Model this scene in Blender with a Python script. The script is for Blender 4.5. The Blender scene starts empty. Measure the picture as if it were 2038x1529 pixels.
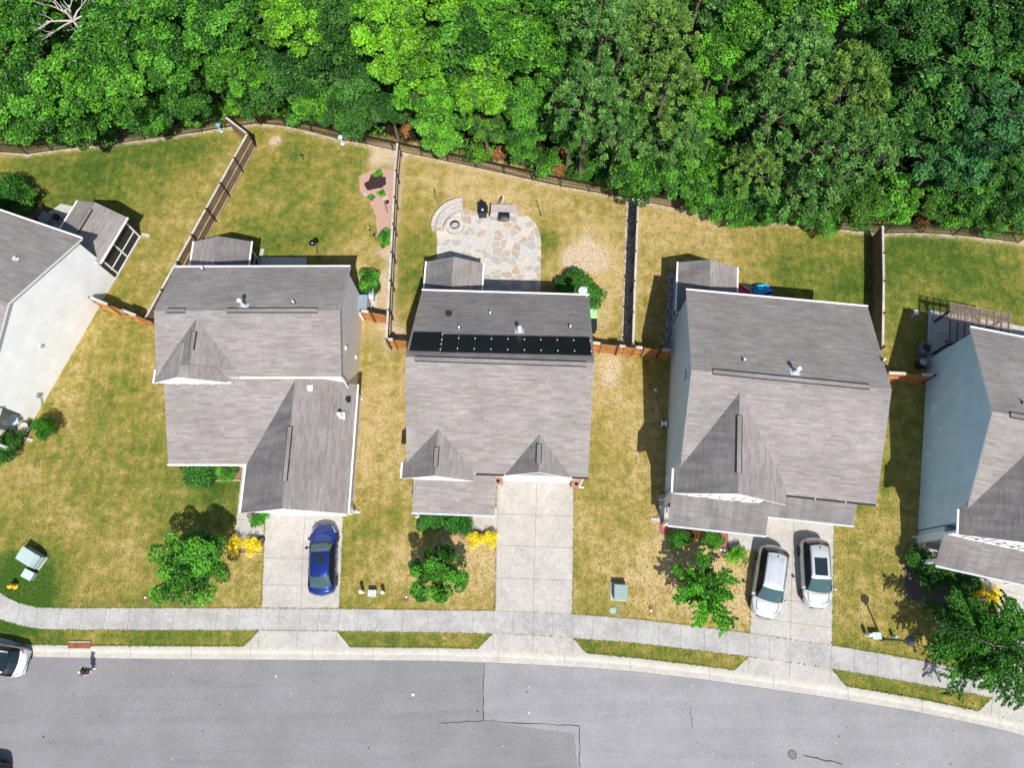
import bpy, math, random
import numpy as np
from mathutils import Vector, Matrix

# ---------------------------------------------------------------- camera, light
S = bpy.context.scene
COL = S.collection
F, CX, CY, HC = 1413., 1019., 764.5, 50.0          # focal length in photo pixels, centre, flying height
_d = Vector((1042 - CX, -(1213 - CY), -F)).normalized()   # straight down, in camera axes
_Z = -_d
_X = (Vector((1, 0, 0)) - _Z * _Z.x).normalized()
_Y = _Z.cross(_X)
RW = Matrix((_X, _Y, _Z))
cam_d = bpy.data.cameras.new('camera')
cam = bpy.data.objects.new('camera', cam_d); COL.objects.link(cam)
cam.matrix_world = Matrix.Translation((0, 0, HC)) @ RW.to_4x4()
cam_d.sensor_fit = 'HORIZONTAL'; cam_d.sensor_width = 36; cam_d.lens = 36 * F / 2038
cam_d.clip_end = 1000
S.camera = cam
S.view_settings.view_transform = 'Standard'; S.view_settings.look = 'None'
S.view_settings.exposure = 0.52; S.view_settings.gamma = 1

SUN_EL = math.radians(55.0)
SUNV = Vector((.26 * math.cos(SUN_EL), -.966 * math.cos(SUN_EL), math.sin(SUN_EL)))
W = bpy.data.worlds.new('World'); S.world = W; W.use_nodes = True
sky = W.node_tree.nodes.new('ShaderNodeTexSky'); sky.sky_type = 'NISHITA'; sky.sun_disc = False
sky.sun_elevation = SUN_EL; sky.sun_rotation = math.atan2(SUNV.x, SUNV.y)
bg = W.node_tree.nodes['Background']; bg.inputs[1].default_value = 0.1
W.node_tree.links.new(sky.outputs[0], bg.inputs[0])
sl = bpy.data.lights.new('sun', 'SUN'); sl.energy = 4.6; sl.angle = math.radians(.5); sl.color = (1, .95, .88)
so = bpy.data.objects.new('sun', sl); COL.objects.link(so)
so.rotation_euler = (-SUNV).to_track_quat('-Z', 'Y').to_euler()
so.location = SUNV * 80

RND = random.Random(7)
PI = math.pi

def at(px, py, h=0.):
    """ground plan: the point at height h that the photo shows at pixel (px, py)"""
    r = RW @ Vector((px - CX, -(py - CY), -F)); t = (HC - h) / -r.z
    return Vector((r.x * t, r.y * t, h))

# ---------------------------------------------------------------- mesh helpers
class MB:
    def __init__(s): s.v = []; s.f = []; s.m = []; s.uv = []; s.sm = []
    def poly(s, pts, m=0, uv=None, smooth=False):
        b = len(s.v); s.v += [tuple(p) for p in pts]; s.f.append(tuple(range(b, b + len(pts)))); s.m.append(m); s.sm.append(smooth)
        s.uv += (uv if uv else [(p[0], p[1]) for p in pts])
    def grid(s, rows, m=0, smooth=True, close=False):
        b = len(s.v); n = len(rows[0])
        for r in rows: s.v += [tuple(p) for p in r]
        for i in range(len(rows) - 1):
            for j in range(n if close else n - 1):
                k = (j + 1) % n
                s.f.append((b + i * n + j, b + i * n + k, b + (i + 1) * n + k, b + (i + 1) * n + j)); s.m.append(m); s.sm.append(smooth)
                s.uv += [(0, 0)] * 4
    def box(s, c, size, rz=0., m=0, M=None, taper=1.):
        x, y, z = [a / 2 for a in size]; cs, sn = math.cos(rz), math.sin(rz)
        P = []
        for k, (dx, dy, dz) in enumerate(((-x, -y, -z), (x, -y, -z), (x, y, -z), (-x, y, -z), (-x, -y, z), (x, -y, z), (x, y, z), (-x, y, z))):
            if k > 3: dx *= taper; dy *= taper
            p = Vector((dx * cs - dy * sn, dx * sn + dy * cs, dz))
            if M: p = M @ p
            P.append(Vector(c) + p)
        for q in ((0, 3, 2, 1), (4, 5, 6, 7), (0, 1, 5, 4), (1, 2, 6, 5), (2, 3, 7, 6), (3, 0, 4, 7)): s.poly([P[i] for i in q], m)
    def bar(s, a, b, w, h, m=0):
        a, b = Vector(a), Vector(b); d = b - a; L = d.length
        if L < 1e-6: return
        q = d.to_track_quat('X', 'Z').to_matrix()
        s.box((a + b) / 2, (L, w, h), 0, m, q)
    def prism(s, pts, z0, z1, m=0, mt=None):
        a = sum(pts[i][0] * pts[(i + 1) % len(pts)][1] - pts[(i + 1) % len(pts)][0] * pts[i][1] for i in range(len(pts)))
        if a < 0: pts = pts[::-1]
        n = len(pts)
        s.poly([(p[0], p[1], z1) for p in pts], m if mt is None else mt)
        s.poly([(p[0], p[1], z0) for p in pts][::-1], m)
        for i in range(n):
            p, q = pts[i], pts[(i + 1) % n]
            s.poly([(p[0], p[1], z0), (q[0], q[1], z0), (q[0], q[1], z1), (p[0], p[1], z1)], m)
    def tube(s, pts, rs, n=8, m=0, smooth=True, cap=True):
        pts = [Vector(p) for p in pts]; rows = []
        if not isinstance(rs, (list, tuple)): rs = [rs] * len(pts)
        for i, p in enumerate(pts):
            d = (pts[min(i + 1, len(pts) - 1)] - pts[max(i - 1, 0)]).normalized()
            u = d.orthogonal().normalized() if abs(d.z) < .95 else (Vector((1, 0, 0)) - d * d.x).normalized()
            w = d.cross(u)
            rows.append([p + (u * math.cos(2 * PI * k / n) + w * math.sin(2 * PI * k / n)) * rs[i] for k in range(n)])
        s.grid(rows, m, smooth, True)
        if cap: s.poly(rows[0][::-1], m); s.poly(rows[-1], m)
    def lathe(s, c, prof, n=16, m=0, smooth=True, axis='z'):
        rows = []
        for r, z in prof:
            ring = []
            for k in range(n):
                a = 2 * PI * k / n; p = (r * math.cos(a), r * math.sin(a), z)
                if axis == 'x': p = (p[2], p[0], p[1])
                ring.append(Vector(c) + Vector(p))
            rows.append(ring)
        s.grid(rows, m, smooth, True)
        s.poly(rows[-1], m)
    def build(s, name, mats, parent=None, bevel=0.):
        me = bpy.data.meshes.new(name); me.from_pydata(s.v, [], s.f); me.update()
        if not isinstance(mats, (list, tuple)): mats = [mats]
        for x in mats: me.materials.append(x)
        me.polygons.foreach_set('material_index', s.m); me.polygons.foreach_set('use_smooth', s.sm)
        uvl = me.uv_layers.new(name='UVMap'); uvl.data.foreach_set('uv', [c for t in s.uv for c in t])
        o = bpy.data.objects.new(name, me); COL.objects.link(o)
        if parent: o.parent = parent
        if bevel: 
            bv = o.modifiers.new('bevel', 'BEVEL'); bv.width = bevel; bv.segments = 2; bv.limit_method = 'ANGLE'
        return o

def tag(o, label, cat, group=None):
    o['label'] = label; o['category'] = cat
    if group: o['group'] = group
    return o
def thing(name, label, cat, loc=(0, 0, 0), rz=0., group=None):
    o = bpy.data.objects.new(name, None); COL.objects.link(o); o.location = loc; o.rotation_euler = (0, 0, rz)
    o.empty_display_size = .3
    return tag(o, label, cat, group)
def struct(o, kind='structure'): o['kind'] = kind; return o
def copy_tree(o, parent=None):
    c = o.copy(); COL.objects.link(c); c.parent = parent
    for ch in list(o.children): copy_tree(ch, c)
    return c

# ---------------------------------------------------------------- materials
class N:
    """tiny node-graph writer"""
    def __init__(s, name):
        s.mat = bpy.data.materials.new(name); s.mat.use_nodes = True; s.t = s.mat.node_tree; s.b = s.t.nodes['Principled BSDF']
        s.b.inputs['Roughness'].default_value = .85; s.b.inputs['Specular IOR Level'].default_value = .25
    def n(s, k, **kw):
        x = s.t.nodes.new(k)
        for a, v in kw.items(): setattr(x, a, v)
        return x
    def put(s, sock, v):
        if hasattr(v, 'is_output'): s.t.links.new(v, sock)
        else: sock.default_value = v
    def coord(s, k='Object'): return s.n('ShaderNodeTexCoord').outputs[k]
    def pos(s): return s.n('ShaderNodeNewGeometry').outputs['Position']
    def map(s, v, scale=(1, 1, 1), loc=(0, 0, 0), rot=(0, 0, 0)):
        m = s.n('ShaderNodeMapping'); s.put(m.inputs[0], v); m.inputs['Scale'].default_value = scale; m.inputs['Location'].default_value = loc; m.inputs['Rotation'].default_value = rot
        return m.outputs[0]
    def noise(s, v, scale, detail=3., rough=.6):
        x = s.n('ShaderNodeTexNoise'); s.put(x.inputs['Vector'], v); x.inputs['Scale'].default_value = scale; x.inputs['Detail'].default_value = detail; x.inputs['Roughness'].default_value = rough
        return x.outputs[0]
    def math(s, op, a, b=0., clamp=False):
        x = s.n('ShaderNodeMath', operation=op, use_clamp=clamp); s.put(x.inputs[0], a); s.put(x.inputs[1], b); return x.outputs[0]
    def rng(s, v, a, b, c=0., d=1.):
        x = s.n('ShaderNodeMapRange'); s.put(x.inputs[0], v)
        for i, q in enumerate((a, b, c, d)): x.inputs[i + 1].default_value = q
        return x.outputs[0]
    def ramp(s, v, stops):
        x = s.n('ShaderNodeValToRGB'); s.put(x.inputs[0], v); e = x.color_ramp.elements
        while len(e) < len(stops): e.new(.5)
        for i, (p, c) in enumerate(stops): e[i].position = p; e[i].color = (*c, 1)
        return x.outputs[0]
    def mix(s, f, a, b, mode='MIX'):
        x = s.n('ShaderNodeMix', data_type='RGBA', blend_type=mode); s.put(x.inputs[0], f)
        s.put(x.inputs[6], (*a, 1) if isinstance(a, tuple) else a); s.put(x.inputs[7], (*b, 1) if isinstance(b, tuple) else b); return x.outputs[2]
    def hsv(s, c, h=.5, sat=1., v=1.):
        x = s.n('ShaderNodeHueSaturation'); s.put(x.inputs[0], h); s.put(x.inputs[1], sat); s.put(x.inputs[2], v); s.put(x.inputs[4], c); return x.outputs[0]
    def bump(s, h, dist=.02, st=.6):
        x = s.n('ShaderNodeBump'); x.inputs['Strength'].default_value = st; x.inputs['Distance'].default_value = dist; s.put(x.inputs['Height'], h); s.put(s.b.inputs['Normal'], x.outputs[0])
    def col(s, c): s.put(s.b.inputs['Base Color'], (*c, 1) if isinstance(c, tuple) else c); return s

def plain(name, c, rough=.6, var=.12, scale=3., spec=.3, metal=0., dirt=None):
    g = N(name); p = g.coord()
    v = g.rng(g.noise(p, scale, 4), .3, .7, 1 - var, 1 + var)
    col = g.hsv((*c, 1), .5, 1., v)
    if dirt: col = g.mix(g.rng(g.noise(p, scale * .35, 5), .52, .75, 0, .5), col, dirt)
    g.col(col); g.b.inputs['Roughness'].default_value = rough; g.b.inputs['Specular IOR Level'].default_value = spec; g.b.inputs['Metallic'].default_value = metal
    return g.mat

def shingles(name, stain_shade=0., warm=0.):
    g = N(name); uv = g.coord('UV')
    def brick(w, off, c1, c2, bias):
        b = g.n('ShaderNodeTexBrick'); b.offset = .43; b.offset_frequency = 3
        g.put(b.inputs['Vector'], g.map(uv, loc=(off, 0, 0)))
        for k, v in (('Color1', (*c1, 1)), ('Color2', (*c2, 1)), ('Mortar', (.13, .12, .12, 1)), ('Scale', 1.), ('Mortar Size', .009), ('Mortar Smooth', .4), ('Bias', bias), ('Brick Width', w), ('Row Height', .145)):
            b.inputs[k].default_value = v
        return b.outputs[0]
    a = brick(.47, 0, (.19, .168, .155), (.25, .23, .217), -.1)
    b = brick(.83, .31, (.178, .156, .143), (.285, .27, .264), .05)
    c = g.mix(.5, a, b)
    c = g.hsv(c, .5, 1., g.rng(g.noise(uv, .35, 4), .3, .7, .86, 1.14))
    c = g.hsv(c, .5, .95, g.rng(g.noise(uv, 28, 2), .3, .7, .8, 1.2))
    c = g.mix(g.rng(g.noise(g.map(uv, (1.3, .16, 1)), 1., 3), .5, .8, 0, .12), c, (.16, .145, .14))
    if stain_shade:  # streaky stains, also used to paint shade into the left gable slopes
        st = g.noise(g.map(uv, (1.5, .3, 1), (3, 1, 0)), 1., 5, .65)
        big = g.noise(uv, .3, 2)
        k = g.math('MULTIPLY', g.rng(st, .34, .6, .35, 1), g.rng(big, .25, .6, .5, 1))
        c = g.mix(g.math('MULTIPLY', k, stain_shade), c, (.075, .072, .08))
    g.col(c); g.b.inputs['Roughness'].default_value = .9
    g.bump(a, .01, .4)
    return g.mat

def siding(name, c, lap=.18, dirt=(.3, .28, .25)):
    g = N(name); p = g.coord()
    z = g.n('ShaderNodeSeparateXYZ'); g.put(z.inputs[0], p)
    fr = g.math('FRACT', g.math('DIVIDE', z.outputs[2], lap))
    edge = g.rng(fr, 0., .16, .72, 1.)
    col = g.hsv((*c, 1), .5, 1., g.rng(g.noise(p, .8, 4), .3, .7, .92, 1.06))
    col = g.mix(g.rng(z.outputs[2], .1, 1.2, .25, 0.), col, dirt)
    g.col(g.hsv(col, .5, 1., edge))
    g.b.inputs['Roughness'].default_value = .55
    g.bump(fr, .012, .5)
    return g.mat

def concrete(name, c=(.46, .44, .41), dark=(.36, .345, .325)):
    g = N(name); p = g.pos()
    n = g.math('ADD', g.math('MULTIPLY', g.noise(p, .45, 6, .65), .55), g.math('MULTIPLY', g.noise(p, 1.7, 6, .75), .45))
    col = g.mix(g.rng(n, .40, .60), c, dark)
    col = g.hsv(col, .5, 1., g.rng(g.noise(p, 5, 4, .7), .3, .7, .85, 1.12))
    col = g.hsv(col, .5, 1., g.rng(g.noise(p, 40, 2), .3, .7, .9, 1.1))
    col = g.mix(g.rng(g.noise(g.map(p, (2.2, .5, 1)), 1.2, 5, .7), .58, .74, 0, .5), col, dark)
    sp_ = g.math('MULTIPLY', g.rng(g.noise(p, 1.9, 4, .7), .66, .74), .45); col = g.mix(sp_, col, tuple(c_ * .55 for c_ in dark))
    return g.col(col).mat

def asphalt(name, base=.2, tint=1.0):
    g = N(name); p = g.pos()
    col = g.ramp(g.noise(p, 60, 2, .8), [(.3, (base * .55, base * .55, base * .60)), (.5, (base, base * .985, base * 1.035)), (.72, (base * 1.6, base * 1.58, base * 1.6))])
    col = g.hsv(col, .5, 1., g.rng(g.noise(p, 11, 3, .7), .3, .7, .84, 1.16))
    col = g.hsv(col, .5, 1., g.rng(g.noise(p, .3, 4), .3, .7, .9, 1.1))
    col = g.mix(g.rng(g.noise(g.map(p, (.35, 1.6, 1), rot=(0, 0, .1)), .8, 5, .7), .56, .75, 0, .35), col, (base * .55, base * .55, base * .6))
    col = g.hsv(col, .5, 1., g.rng(g.noise(g.map(p, (.04, 1.1, 1), rot=(0, 0, .06)), 1., 2), .35, .65, .95, 1.04))
    return g.col(col).mat

def foliage(name, c1, c2, trans=.35, gloss=.35, oc=True):
    g = N(name); a = g.n('ShaderNodeAttribute', attribute_name='lv').outputs['Fac']
    col = g.mix(a, c1, c2)
    col = g.hsv(col, .5, 1., g.rng(a, 0, 1, .75, 1.25))
    if oc:
        oi = g.n('ShaderNodeObjectInfo'); col = g.mix(1., col, oi.outputs['Color'], 'MULTIPLY')
    g.col(col); g.b.inputs['Roughness'].default_value = .42; g.b.inputs['Specular IOR Level'].default_value = gloss
    tr = g.n('ShaderNodeBsdfTranslucent'); g.put(tr.inputs[0], g.hsv(col, .485, 1.1, 1.25))
    mx = g.n('ShaderNodeMixShader'); mx.inputs[0].default_value = trans
    g.t.links.new(g.b.outputs[0], mx.inputs[1]); g.t.links.new(tr.outputs[0], mx.inputs[2])
    g.t.links.new(mx.outputs[0], g.t.nodes['Material Output'].inputs[0])
    return g.mat

def wood(name, c1, c2, vert=True):
    g = N(name); p = g.coord()
    col = g.mix(g.noise(g.map(p, (9, 9, .8) if vert else (3, 3, 3)), 1., 4, .7), c1, c2)
    col = g.hsv(col, .5, 1., g.rng(g.noise(p, 1.3, 3), .3, .7, .75, 1.2))
    return g.col(col).mat

def paint(name, c, metal=.0, coat=.7, rough=.3):
    g = N(name); g.col(c); g.b.inputs['Metallic'].default_value = metal; g.b.inputs['Roughness'].default_value = rough
    g.b.inputs['Coat Weight'].default_value = coat; g.b.inputs['Coat Roughness'].default_value = .04
    return g.mat
def glass(name, c=(.012, .02, .025), rough=.05):
    g = N(name); g.col(c); g.b.inputs['Roughness'].default_value = rough; g.b.inputs['Specular IOR Level'].default_value = .7
    return g.mat

SH = shingles('roof_shingles'); SHS = shingles('stained_shaded_shingles', .8); SHM = shingles('weathered_shaded_shingles', .68)  # last two: stains and weathering plus left-slope shade put into the colour
WHITE = plain('white_trim', (.78, .78, .77), .5, .05)
DARK = plain('dark_rubber', (.025, .025, .028), .6)
BLACK = plain('black_metal', (.016, .016, .018), .4, spec=.5)
GALV = plain('galvanised_metal', (.50, .55, .58), .4, .1, metal=.15)
SID_WHITE = siding('white_siding', (.90, .91, .92), .18, (.75, .74, .72)); SID_GREY = siding('grey_siding', (.80, .765, .755), .18, (.66, .63, .6)); SID_BLUE = siding('blue_grey_siding', (.55, .69, .79), .18, (.42, .46, .48)); SID_TAN = siding('tan_siding', (.46, .42, .38))
GLASS = glass('window_glass'); SCREEN = plain('dark_screen', (.03, .032, .036), .6)
CONC = concrete('concrete'); CONC_D = concrete('driveway_concrete', (.42, .40, .368), (.33, .313, .288)); CONC_W = concrete('sidewalk_concrete', (.39, .38, .365), (.28, .275, .265)); CONC_K = concrete('curb_concrete', (.43, .408, .37), (.365, .345, .312))
JOINT = plain('concrete_joint', (.2, .19, .175), .9)
ASPH0 = None; ASPH2 = asphalt('newer_asphalt_patch', .235); ASPH3 = asphalt('older_asphalt', .185)
FENCE = wood('weathered_fence_wood', (.16, .10, .06), (.24, .17, .11)); CAP = wood('grey_fence_cap', (.36, .33, .30), (.5, .47, .43), False); CEDAR = wood('new_cedar_boards', (.34, .14, .04), (.46, .22, .075)); POSTM = plain('dark_fence_post', (.05, .038, .03), .8)
RAIL = wood('tan_fence_rail', (.33, .24, .16), (.45, .35, .25), False)
MULCH_R = plain('red_mulch', (.27, .10, .085), .95, .45, 14); MULCH_P = plain('pink_mulch', (.38, .245, .2), .95, .35, 10); MULCH_B = plain('brown_mulch', (.2, .13, .09), .95, .4, 12); SOIL = plain('dark_soil', (.035, .018, .018), .95, .4, 9)
STONE = plain('pale_stone', (.42, .40, .36), .8, .25, 6); STONE2 = plain('grey_stone', (.36, .34, .33), .8, .25, 5)
BRICK = plain('brick', (.42, .22, .17), .8, .2, 8)
UTIL = plain('utility_green_paint', (.21, .30, .27), .5, .1); UTIL_L = plain('faded_green_paint', (.28, .36, .35), .5, .08)
LEAF = foliage('broad_leaves', (.014, .075, .006), (.095, .29, .02), .2)
LEAF_F = foliage('fine_leaves', (.014, .065, .010), (.072, .20, .028), .16, .25)
NEEDLE = foliage('pine_needles', (.032, .112, .022), (.165, .33, .07), .15, .2)
LEAF_Y = foliage('yellow_leaves', (.62, .50, .02), (.85, .76, .05), .25, .2, False)
LEAF_DEAD = foliage('dead_brown_leaves', (.16, .07, .02), (.36, .17, .06), .2, .1)
BARK = plain('bark', (.13, .105, .085), .9, .3, 6); BARK_W = plain('bleached_bark', (.42, .38, .34), .85, .2, 6)

# ---------------------------------------------------------------- ground, road, pavement
BACK = [(0, 1270), (39, 1281), (64, 1285), (183, 1287), (357, 1288), (480, 1288.5), (700, 1290), (860, 1291.5), (960, 1293.5), (1060, 1297), (1165, 1302), (1260, 1311), (1360, 1322.5), (1460, 1335.5), (1550, 1347.5), (1640, 1360), (1685, 1368), (1819, 1391), (1946, 1417), (2038, 1438)]
EDGE = [(0, 1300), (35, 1305), (69, 1308), (255, 1311), (480, 1313), (860, 1315), (960, 1318.5), (1060, 1323), (1165, 1329), (1260, 1336.5), (1410, 1354), (1520, 1370), (1640, 1387), (1680, 1393.5), (1819, 1416), (1965, 1446), (2038, 1464)]
WTOP = [(0, 1180), (15, 1190), (41, 1202), (77, 1210), (128, 1211), (350, 1211), (520, 1211), (680, 1213), (860, 1215), (985, 1216.5), (1060, 1219), (1140, 1223), (1260, 1232.5), (1375, 1246), (1490, 1261), (1655, 1285), (1760, 1303), (1840, 1317), (1940, 1338), (2038, 1360)]
WBOT = [(0, 1233), (26, 1242), (64, 1251), (102, 1254), (300, 1255), (515, 1255.5), (672, 1257), (860, 1259.5), (980, 1262), (1060, 1266), (1140, 1271), (1260, 1280), (1375, 1293.5), (1490, 1308), (1655, 1332), (1760, 1350), (1860, 1368), (1975, 1390), (2038, 1404)]
def wline(pts):
    P = [at(*p) for p in pts]; a, b = P[0], P[-1]
    d0 = (P[0] - P[1]).normalized(); d1 = (P[-1] - P[-2]).normalized()
    return [a + d0 * 45, a + d0 * 12] + P + [b + d1 * 12 + Vector((0, -1.2, 0)), b + d1 * 45 + Vector((0, -12, 0))]
LB, LE, LT, LO = wline(BACK), wline(EDGE), wline(WTOP), wline(WBOT)
def yat(line, x):
    return float(np.interp(x, [p.x for p in line], [p.y for p in line]))
XS = np.unique(np.concatenate([np.linspace(-78, -40, 20), np.arange(-40, 40.01, .8), np.linspace(40, 78, 20)]))
def strip(name, la, lb, za, zb, m, nm=2):
    b = MB(); rows = []
    for x in XS: rows.append([(x, yat(la, x) * (1 - t) + yat(lb, x) * t, za * (1 - t) + zb * t) for t in np.linspace(0, 1, nm)])
    b.grid(rows, 0, False); return struct(b.build(name, m))
# kerb: rolled profile, one step of 0.12 m down to the gutter
b = MB(); rows = []
for x in XS:
    y0, y1 = yat(LB, x), yat(LE, x); w = y1 - y0
    rows.append([(x, y0 + .02, -.2), (x, y0 + .02, .012), (x, y0 + w * .2, .012), (x, y0 + w * .38, -.02), (x, y0 + w * .58, -.11), (x, y0 + w * 1.0, -.118), (x, y1 - .03, -.122), (x, y1 - .03, -.3)])
b.grid(rows, 0, False)
for px in (137, 258, 380, 498, 621, 743, 872, 992, 1123, 1254, 1410, 1534, 1678, 1819, 1965):
    x = at(px, 1300).x; y0, y1 = yat(LB, x), yat(LE, x); w = y1 - y0
    for (ta, za), (tb, zb) in (((0, .012), (.2, .012)), ((.2, .012), (.38, -.02)), ((.38, -.02), (.58, -.11)), ((.58, -.11), (1., -.118))):
        b.poly([(x - .014, y0 + w * ta, za + .004), (x - .014, y0 + w * tb, zb + .004), (x + .014, y0 + w * tb, zb + .004), (x + .014, y0 + w * ta, za + .004)], 1)
struct(b.build('curb', [CONC_K, JOINT]))
# road
b = MB(); rows = []
for x in XS: y1 = yat(LE, x); rows.append([(x, y1 - 14, -.12), (x, y1 - 7, -.1), (x, y1 + .03, -.121)])
b.grid(rows, 0, False); struct(b.build('road', ASPH3))
def patch(name, pts, z, m):
    b = MB(); b.poly([(*(at(*p).xy), z) for p in pts][::-1]); return struct(b.build(name, m))
# paving joints of the asphalt: three pours
b = MB(); rows = []
xa, xb = at(963, 1318).x, 60.
for x in [xa] + [q for q in XS if xa < q < xb]:
    y1 = yat(LE, x); x0 = x
    ylow = at(963, 1437).y + (x - xa) * -.12 if x < at(1153, 1450).x else y1 - 13.5
    rows.append([(x, ylow, -.094), (x, (ylow + y1) / 2, -.096), (x, y1 - .05, -.112)])
b.grid(rows, 0, False); struct(b.build('road', ASPH2))
b = MB()
for p, q in (((963.5, 1320), (962, 1437)), ((962, 1437), (1153, 1446)), ((1153, 1446), (1154, 1529)), ((1600, 1506), (1678, 1522)), ((875, 1440), (962, 1437)), ((1375, 1410), (1378, 1450))):
    A, B = at(*p), at(*q); n_ = 9
    d = (B - A); nn = Vector((-d.y, d.x, 0)).normalized(); pts = []
    for i in range(n_ + 1):
        c = A + d * (i / n_) + nn * RND.uniform(-.04, .04); w_ = RND.uniform(.012, .04) * (.5 if p[0] in (875, 1375) else 1)
        pts.append((c - nn * w_, c + nn * w_))
    for i in range(n_): b.poly([(*pts[i][0].xy, -.086), (*pts[i + 1][0].xy, -.086), (*pts[i + 1][1].xy, -.086), (*pts[i][1].xy, -.086)])
struct(b.build('road_seam', plain('seam_tar', (.05, .05, .055), .8)))
b = MB()
for i in range(70):
    px, py = RND.uniform(20, 2020), RND.uniform(1330, 1525); c = at(px, py)
    if c.y > yat(LE, c.x) - .3: continue
    r_ = RND.choice([.02, .03, .035, .05]); b.poly([(c.x + r_ * math.cos(a) * RND.uniform(.6, 1.4), c.y + r_ * math.sin(a) * RND.uniform(.6, 1.6), -.083) for a in np.linspace(0, 2 * PI, 7)[:-1]], 0 if RND.random() < .7 else 1)
struct(b.build('road_spots', [plain('tar_spots', (.03, .03, .035), .8), plain('pale_grit', (.6, .6, .58), .8)]))

# sidewalk and driveways
def joints(b, segs, z, w=.016, m=1):
    for p, q in segs:
        A = at(*p) if len(p) == 2 else p; B = at(*q) if len(q) == 2 else q
        d = (B - A); nn = Vector((-d.y, d.x, 0)).normalized() * w
        b.poly([(*(A - nn).xy, z), (*(B - nn).xy, z), (*(B + nn).xy, z), (*(A + nn).xy, z)], m)
b = MB(); rows = []
for x in XS:
    y0, y1 = yat(LO, x), yat(LT, x); rows.append([(x, y0, -.1), (x, y0, .03), (x, y1, .03), (x, y1, -.1)])
b.grid(rows, 0, False)
pxs = [-60, -14, 38, 73, 117, 162, 209, 257, 303, 346, 390, 432, 475, 518, 556, 597, 635, 675, 713, 752, 803, 853, 897, 940, 983, 1021, 1061, 1100, 1139, 1180, 1226, 1268, 1312, 1355, 1402, 1446, 1491, 1531, 1572, 1614, 1654, 1700, 1746, 1793, 1838, 1885, 1930, 1975, 2022]
for px in pxs:
    t_ = at(px + (3 if px < 800 else 0), float(np.interp(px, [p[0] for p in WTOP], [p[1] for p in WTOP])))
    o_ = at(px - (4 if px < 900 else 0), float(np.interp(px, [p[0] for p in WBOT], [p[1] for p in WBOT])))
    if px > 0: joints(b, [(t_, o_)], .034, .013)
struct(b.build('sidewalk', [CONC_W, JOINT]))
EXCL = []
def slab(name, pts, z, m, js=(), kind=True, thick=.15):
    b = MB(); P = [at(*p) for p in pts]; EXCL.append([(p.x, p.y) for p in P]); b.prism([(p.x, p.y) for p in P], z - thick, z)
    joints(b, js, z + .004)
    o = b.build(name, [m, JOINT]); return struct(o) if kind else o
slab('driveway', [(529, 1008), (684, 1008), (675.5, 1212), (521, 1210.5)], .022, CONC_D, [((608, 1010), (598, 1211)), ((524, 1111), (680, 1114)), ((522, 1165), (677, 1167))])
slab('driveway', [(516, 1256), (671, 1257.5), (698, 1290), (484, 1288.7)], .024, CONC_D, [((593, 1257), (590, 1289)), ((516, 1256), (514, 1288)), ((671, 1258), (668, 1289))])
slab('driveway', [(989, 940), (1142, 940), (1139, 1223), (985, 1216.5)], .022, CONC_D, [((1069, 940), (1061, 1220)), ((990, 1023), (1141, 1028)), ((988, 1086), (1140, 1091)), ((986, 1151), (1139.5, 1156)), ((992, 945), (986, 1216))])
slab('driveway', [(981, 1262), (1139.5, 1270.5), (1168, 1302), (950, 1293.2)], .024, CONC_D, [((1061, 1266), (1060, 1297)), ((981, 1262), (981, 1294)), ((1139.5, 1270), (1139, 1300))])
slab('driveway', [(1507, 1000), (1660, 1020), (1655.5, 1285), (1492, 1261)], .022, CONC_D, [((1580, 1020), (1572, 1272)), ((1502, 1105), (1657, 1113)), ((1497, 1190), (1656, 1204)), ((1494, 1230), (1656, 1250))])
slab('driveway', [(1490, 1308), (1655, 1332), (1684, 1368), (1461, 1335.7)], .024, CONC_D, [((1572, 1320), (1571, 1351)), ((1490, 1308), (1490, 1340)), ((1655, 1332), (1650, 1362))])
slab('driveway', [(1992, 1120), (2170, 1160), (2150, 1385), (1975, 1345)], .022, CONC_D, [((1990, 1175), (2060, 1190))])
slab('driveway', [(1975, 1390), (2150, 1430), (2180, 1470), (1946, 1417)], .024, CONC_D, [((1975, 1390), (1972, 1422))])
# garden paths
slab('path', [(483, 925), (496, 925), (485, 1008), (528, 1008), (524, 1076), (466, 1075)], .02, CONC_D, [((473, 998), (490, 998)), ((469, 1035), (526, 1035)), ((501, 1036), (499, 1075))])
slab('path', [(938, 1010), (992, 1010), (988, 1058), (935, 1055)], .02, CONC_D)
slab('path', [(1448, 1040), (1514, 1050), (1503, 1097), (1450, 1092)], .02, CONC_D, [((1499, 1066), (1497, 1096))])
slab('path', [(1935, 1122), (2010, 1140), (2002, 1192), (1960, 1180)], .02, CONC_D)
slab('patio', [(520, 512.5), (611, 513.5), (611, 545), (520, 545)], .12, CONC, ())
slab('patio', [(1467, 566), (1535, 574), (1535, 600), (1467, 600)], .08, CONC)
slab('patio', [(1847, 617), (2060, 655), (2060, 720), (1844, 716)], .08, CONC, [((1852, 664), (1900, 668)), ((1856, 619), (1851, 690)), ((1852, 632), (1920, 640))])
slab('patio', [(62, 446), (108, 416), (122, 406), (150, 412), (120, 470), (70, 455)], .07, CONC)
slab('patio', [(10, 800), (60, 818), (55, 866), (0, 868), (-25, 840)], .15, CONC_D)
slab('patio', [(1824, 1062), (1885, 1050), (1885, 1130), (1822, 1105)], .1, CONC_D)
slab('patio', [(1312, 985), (1345, 985), (1340, 1038), (1310, 1032)], .1, CONC_D)

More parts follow.
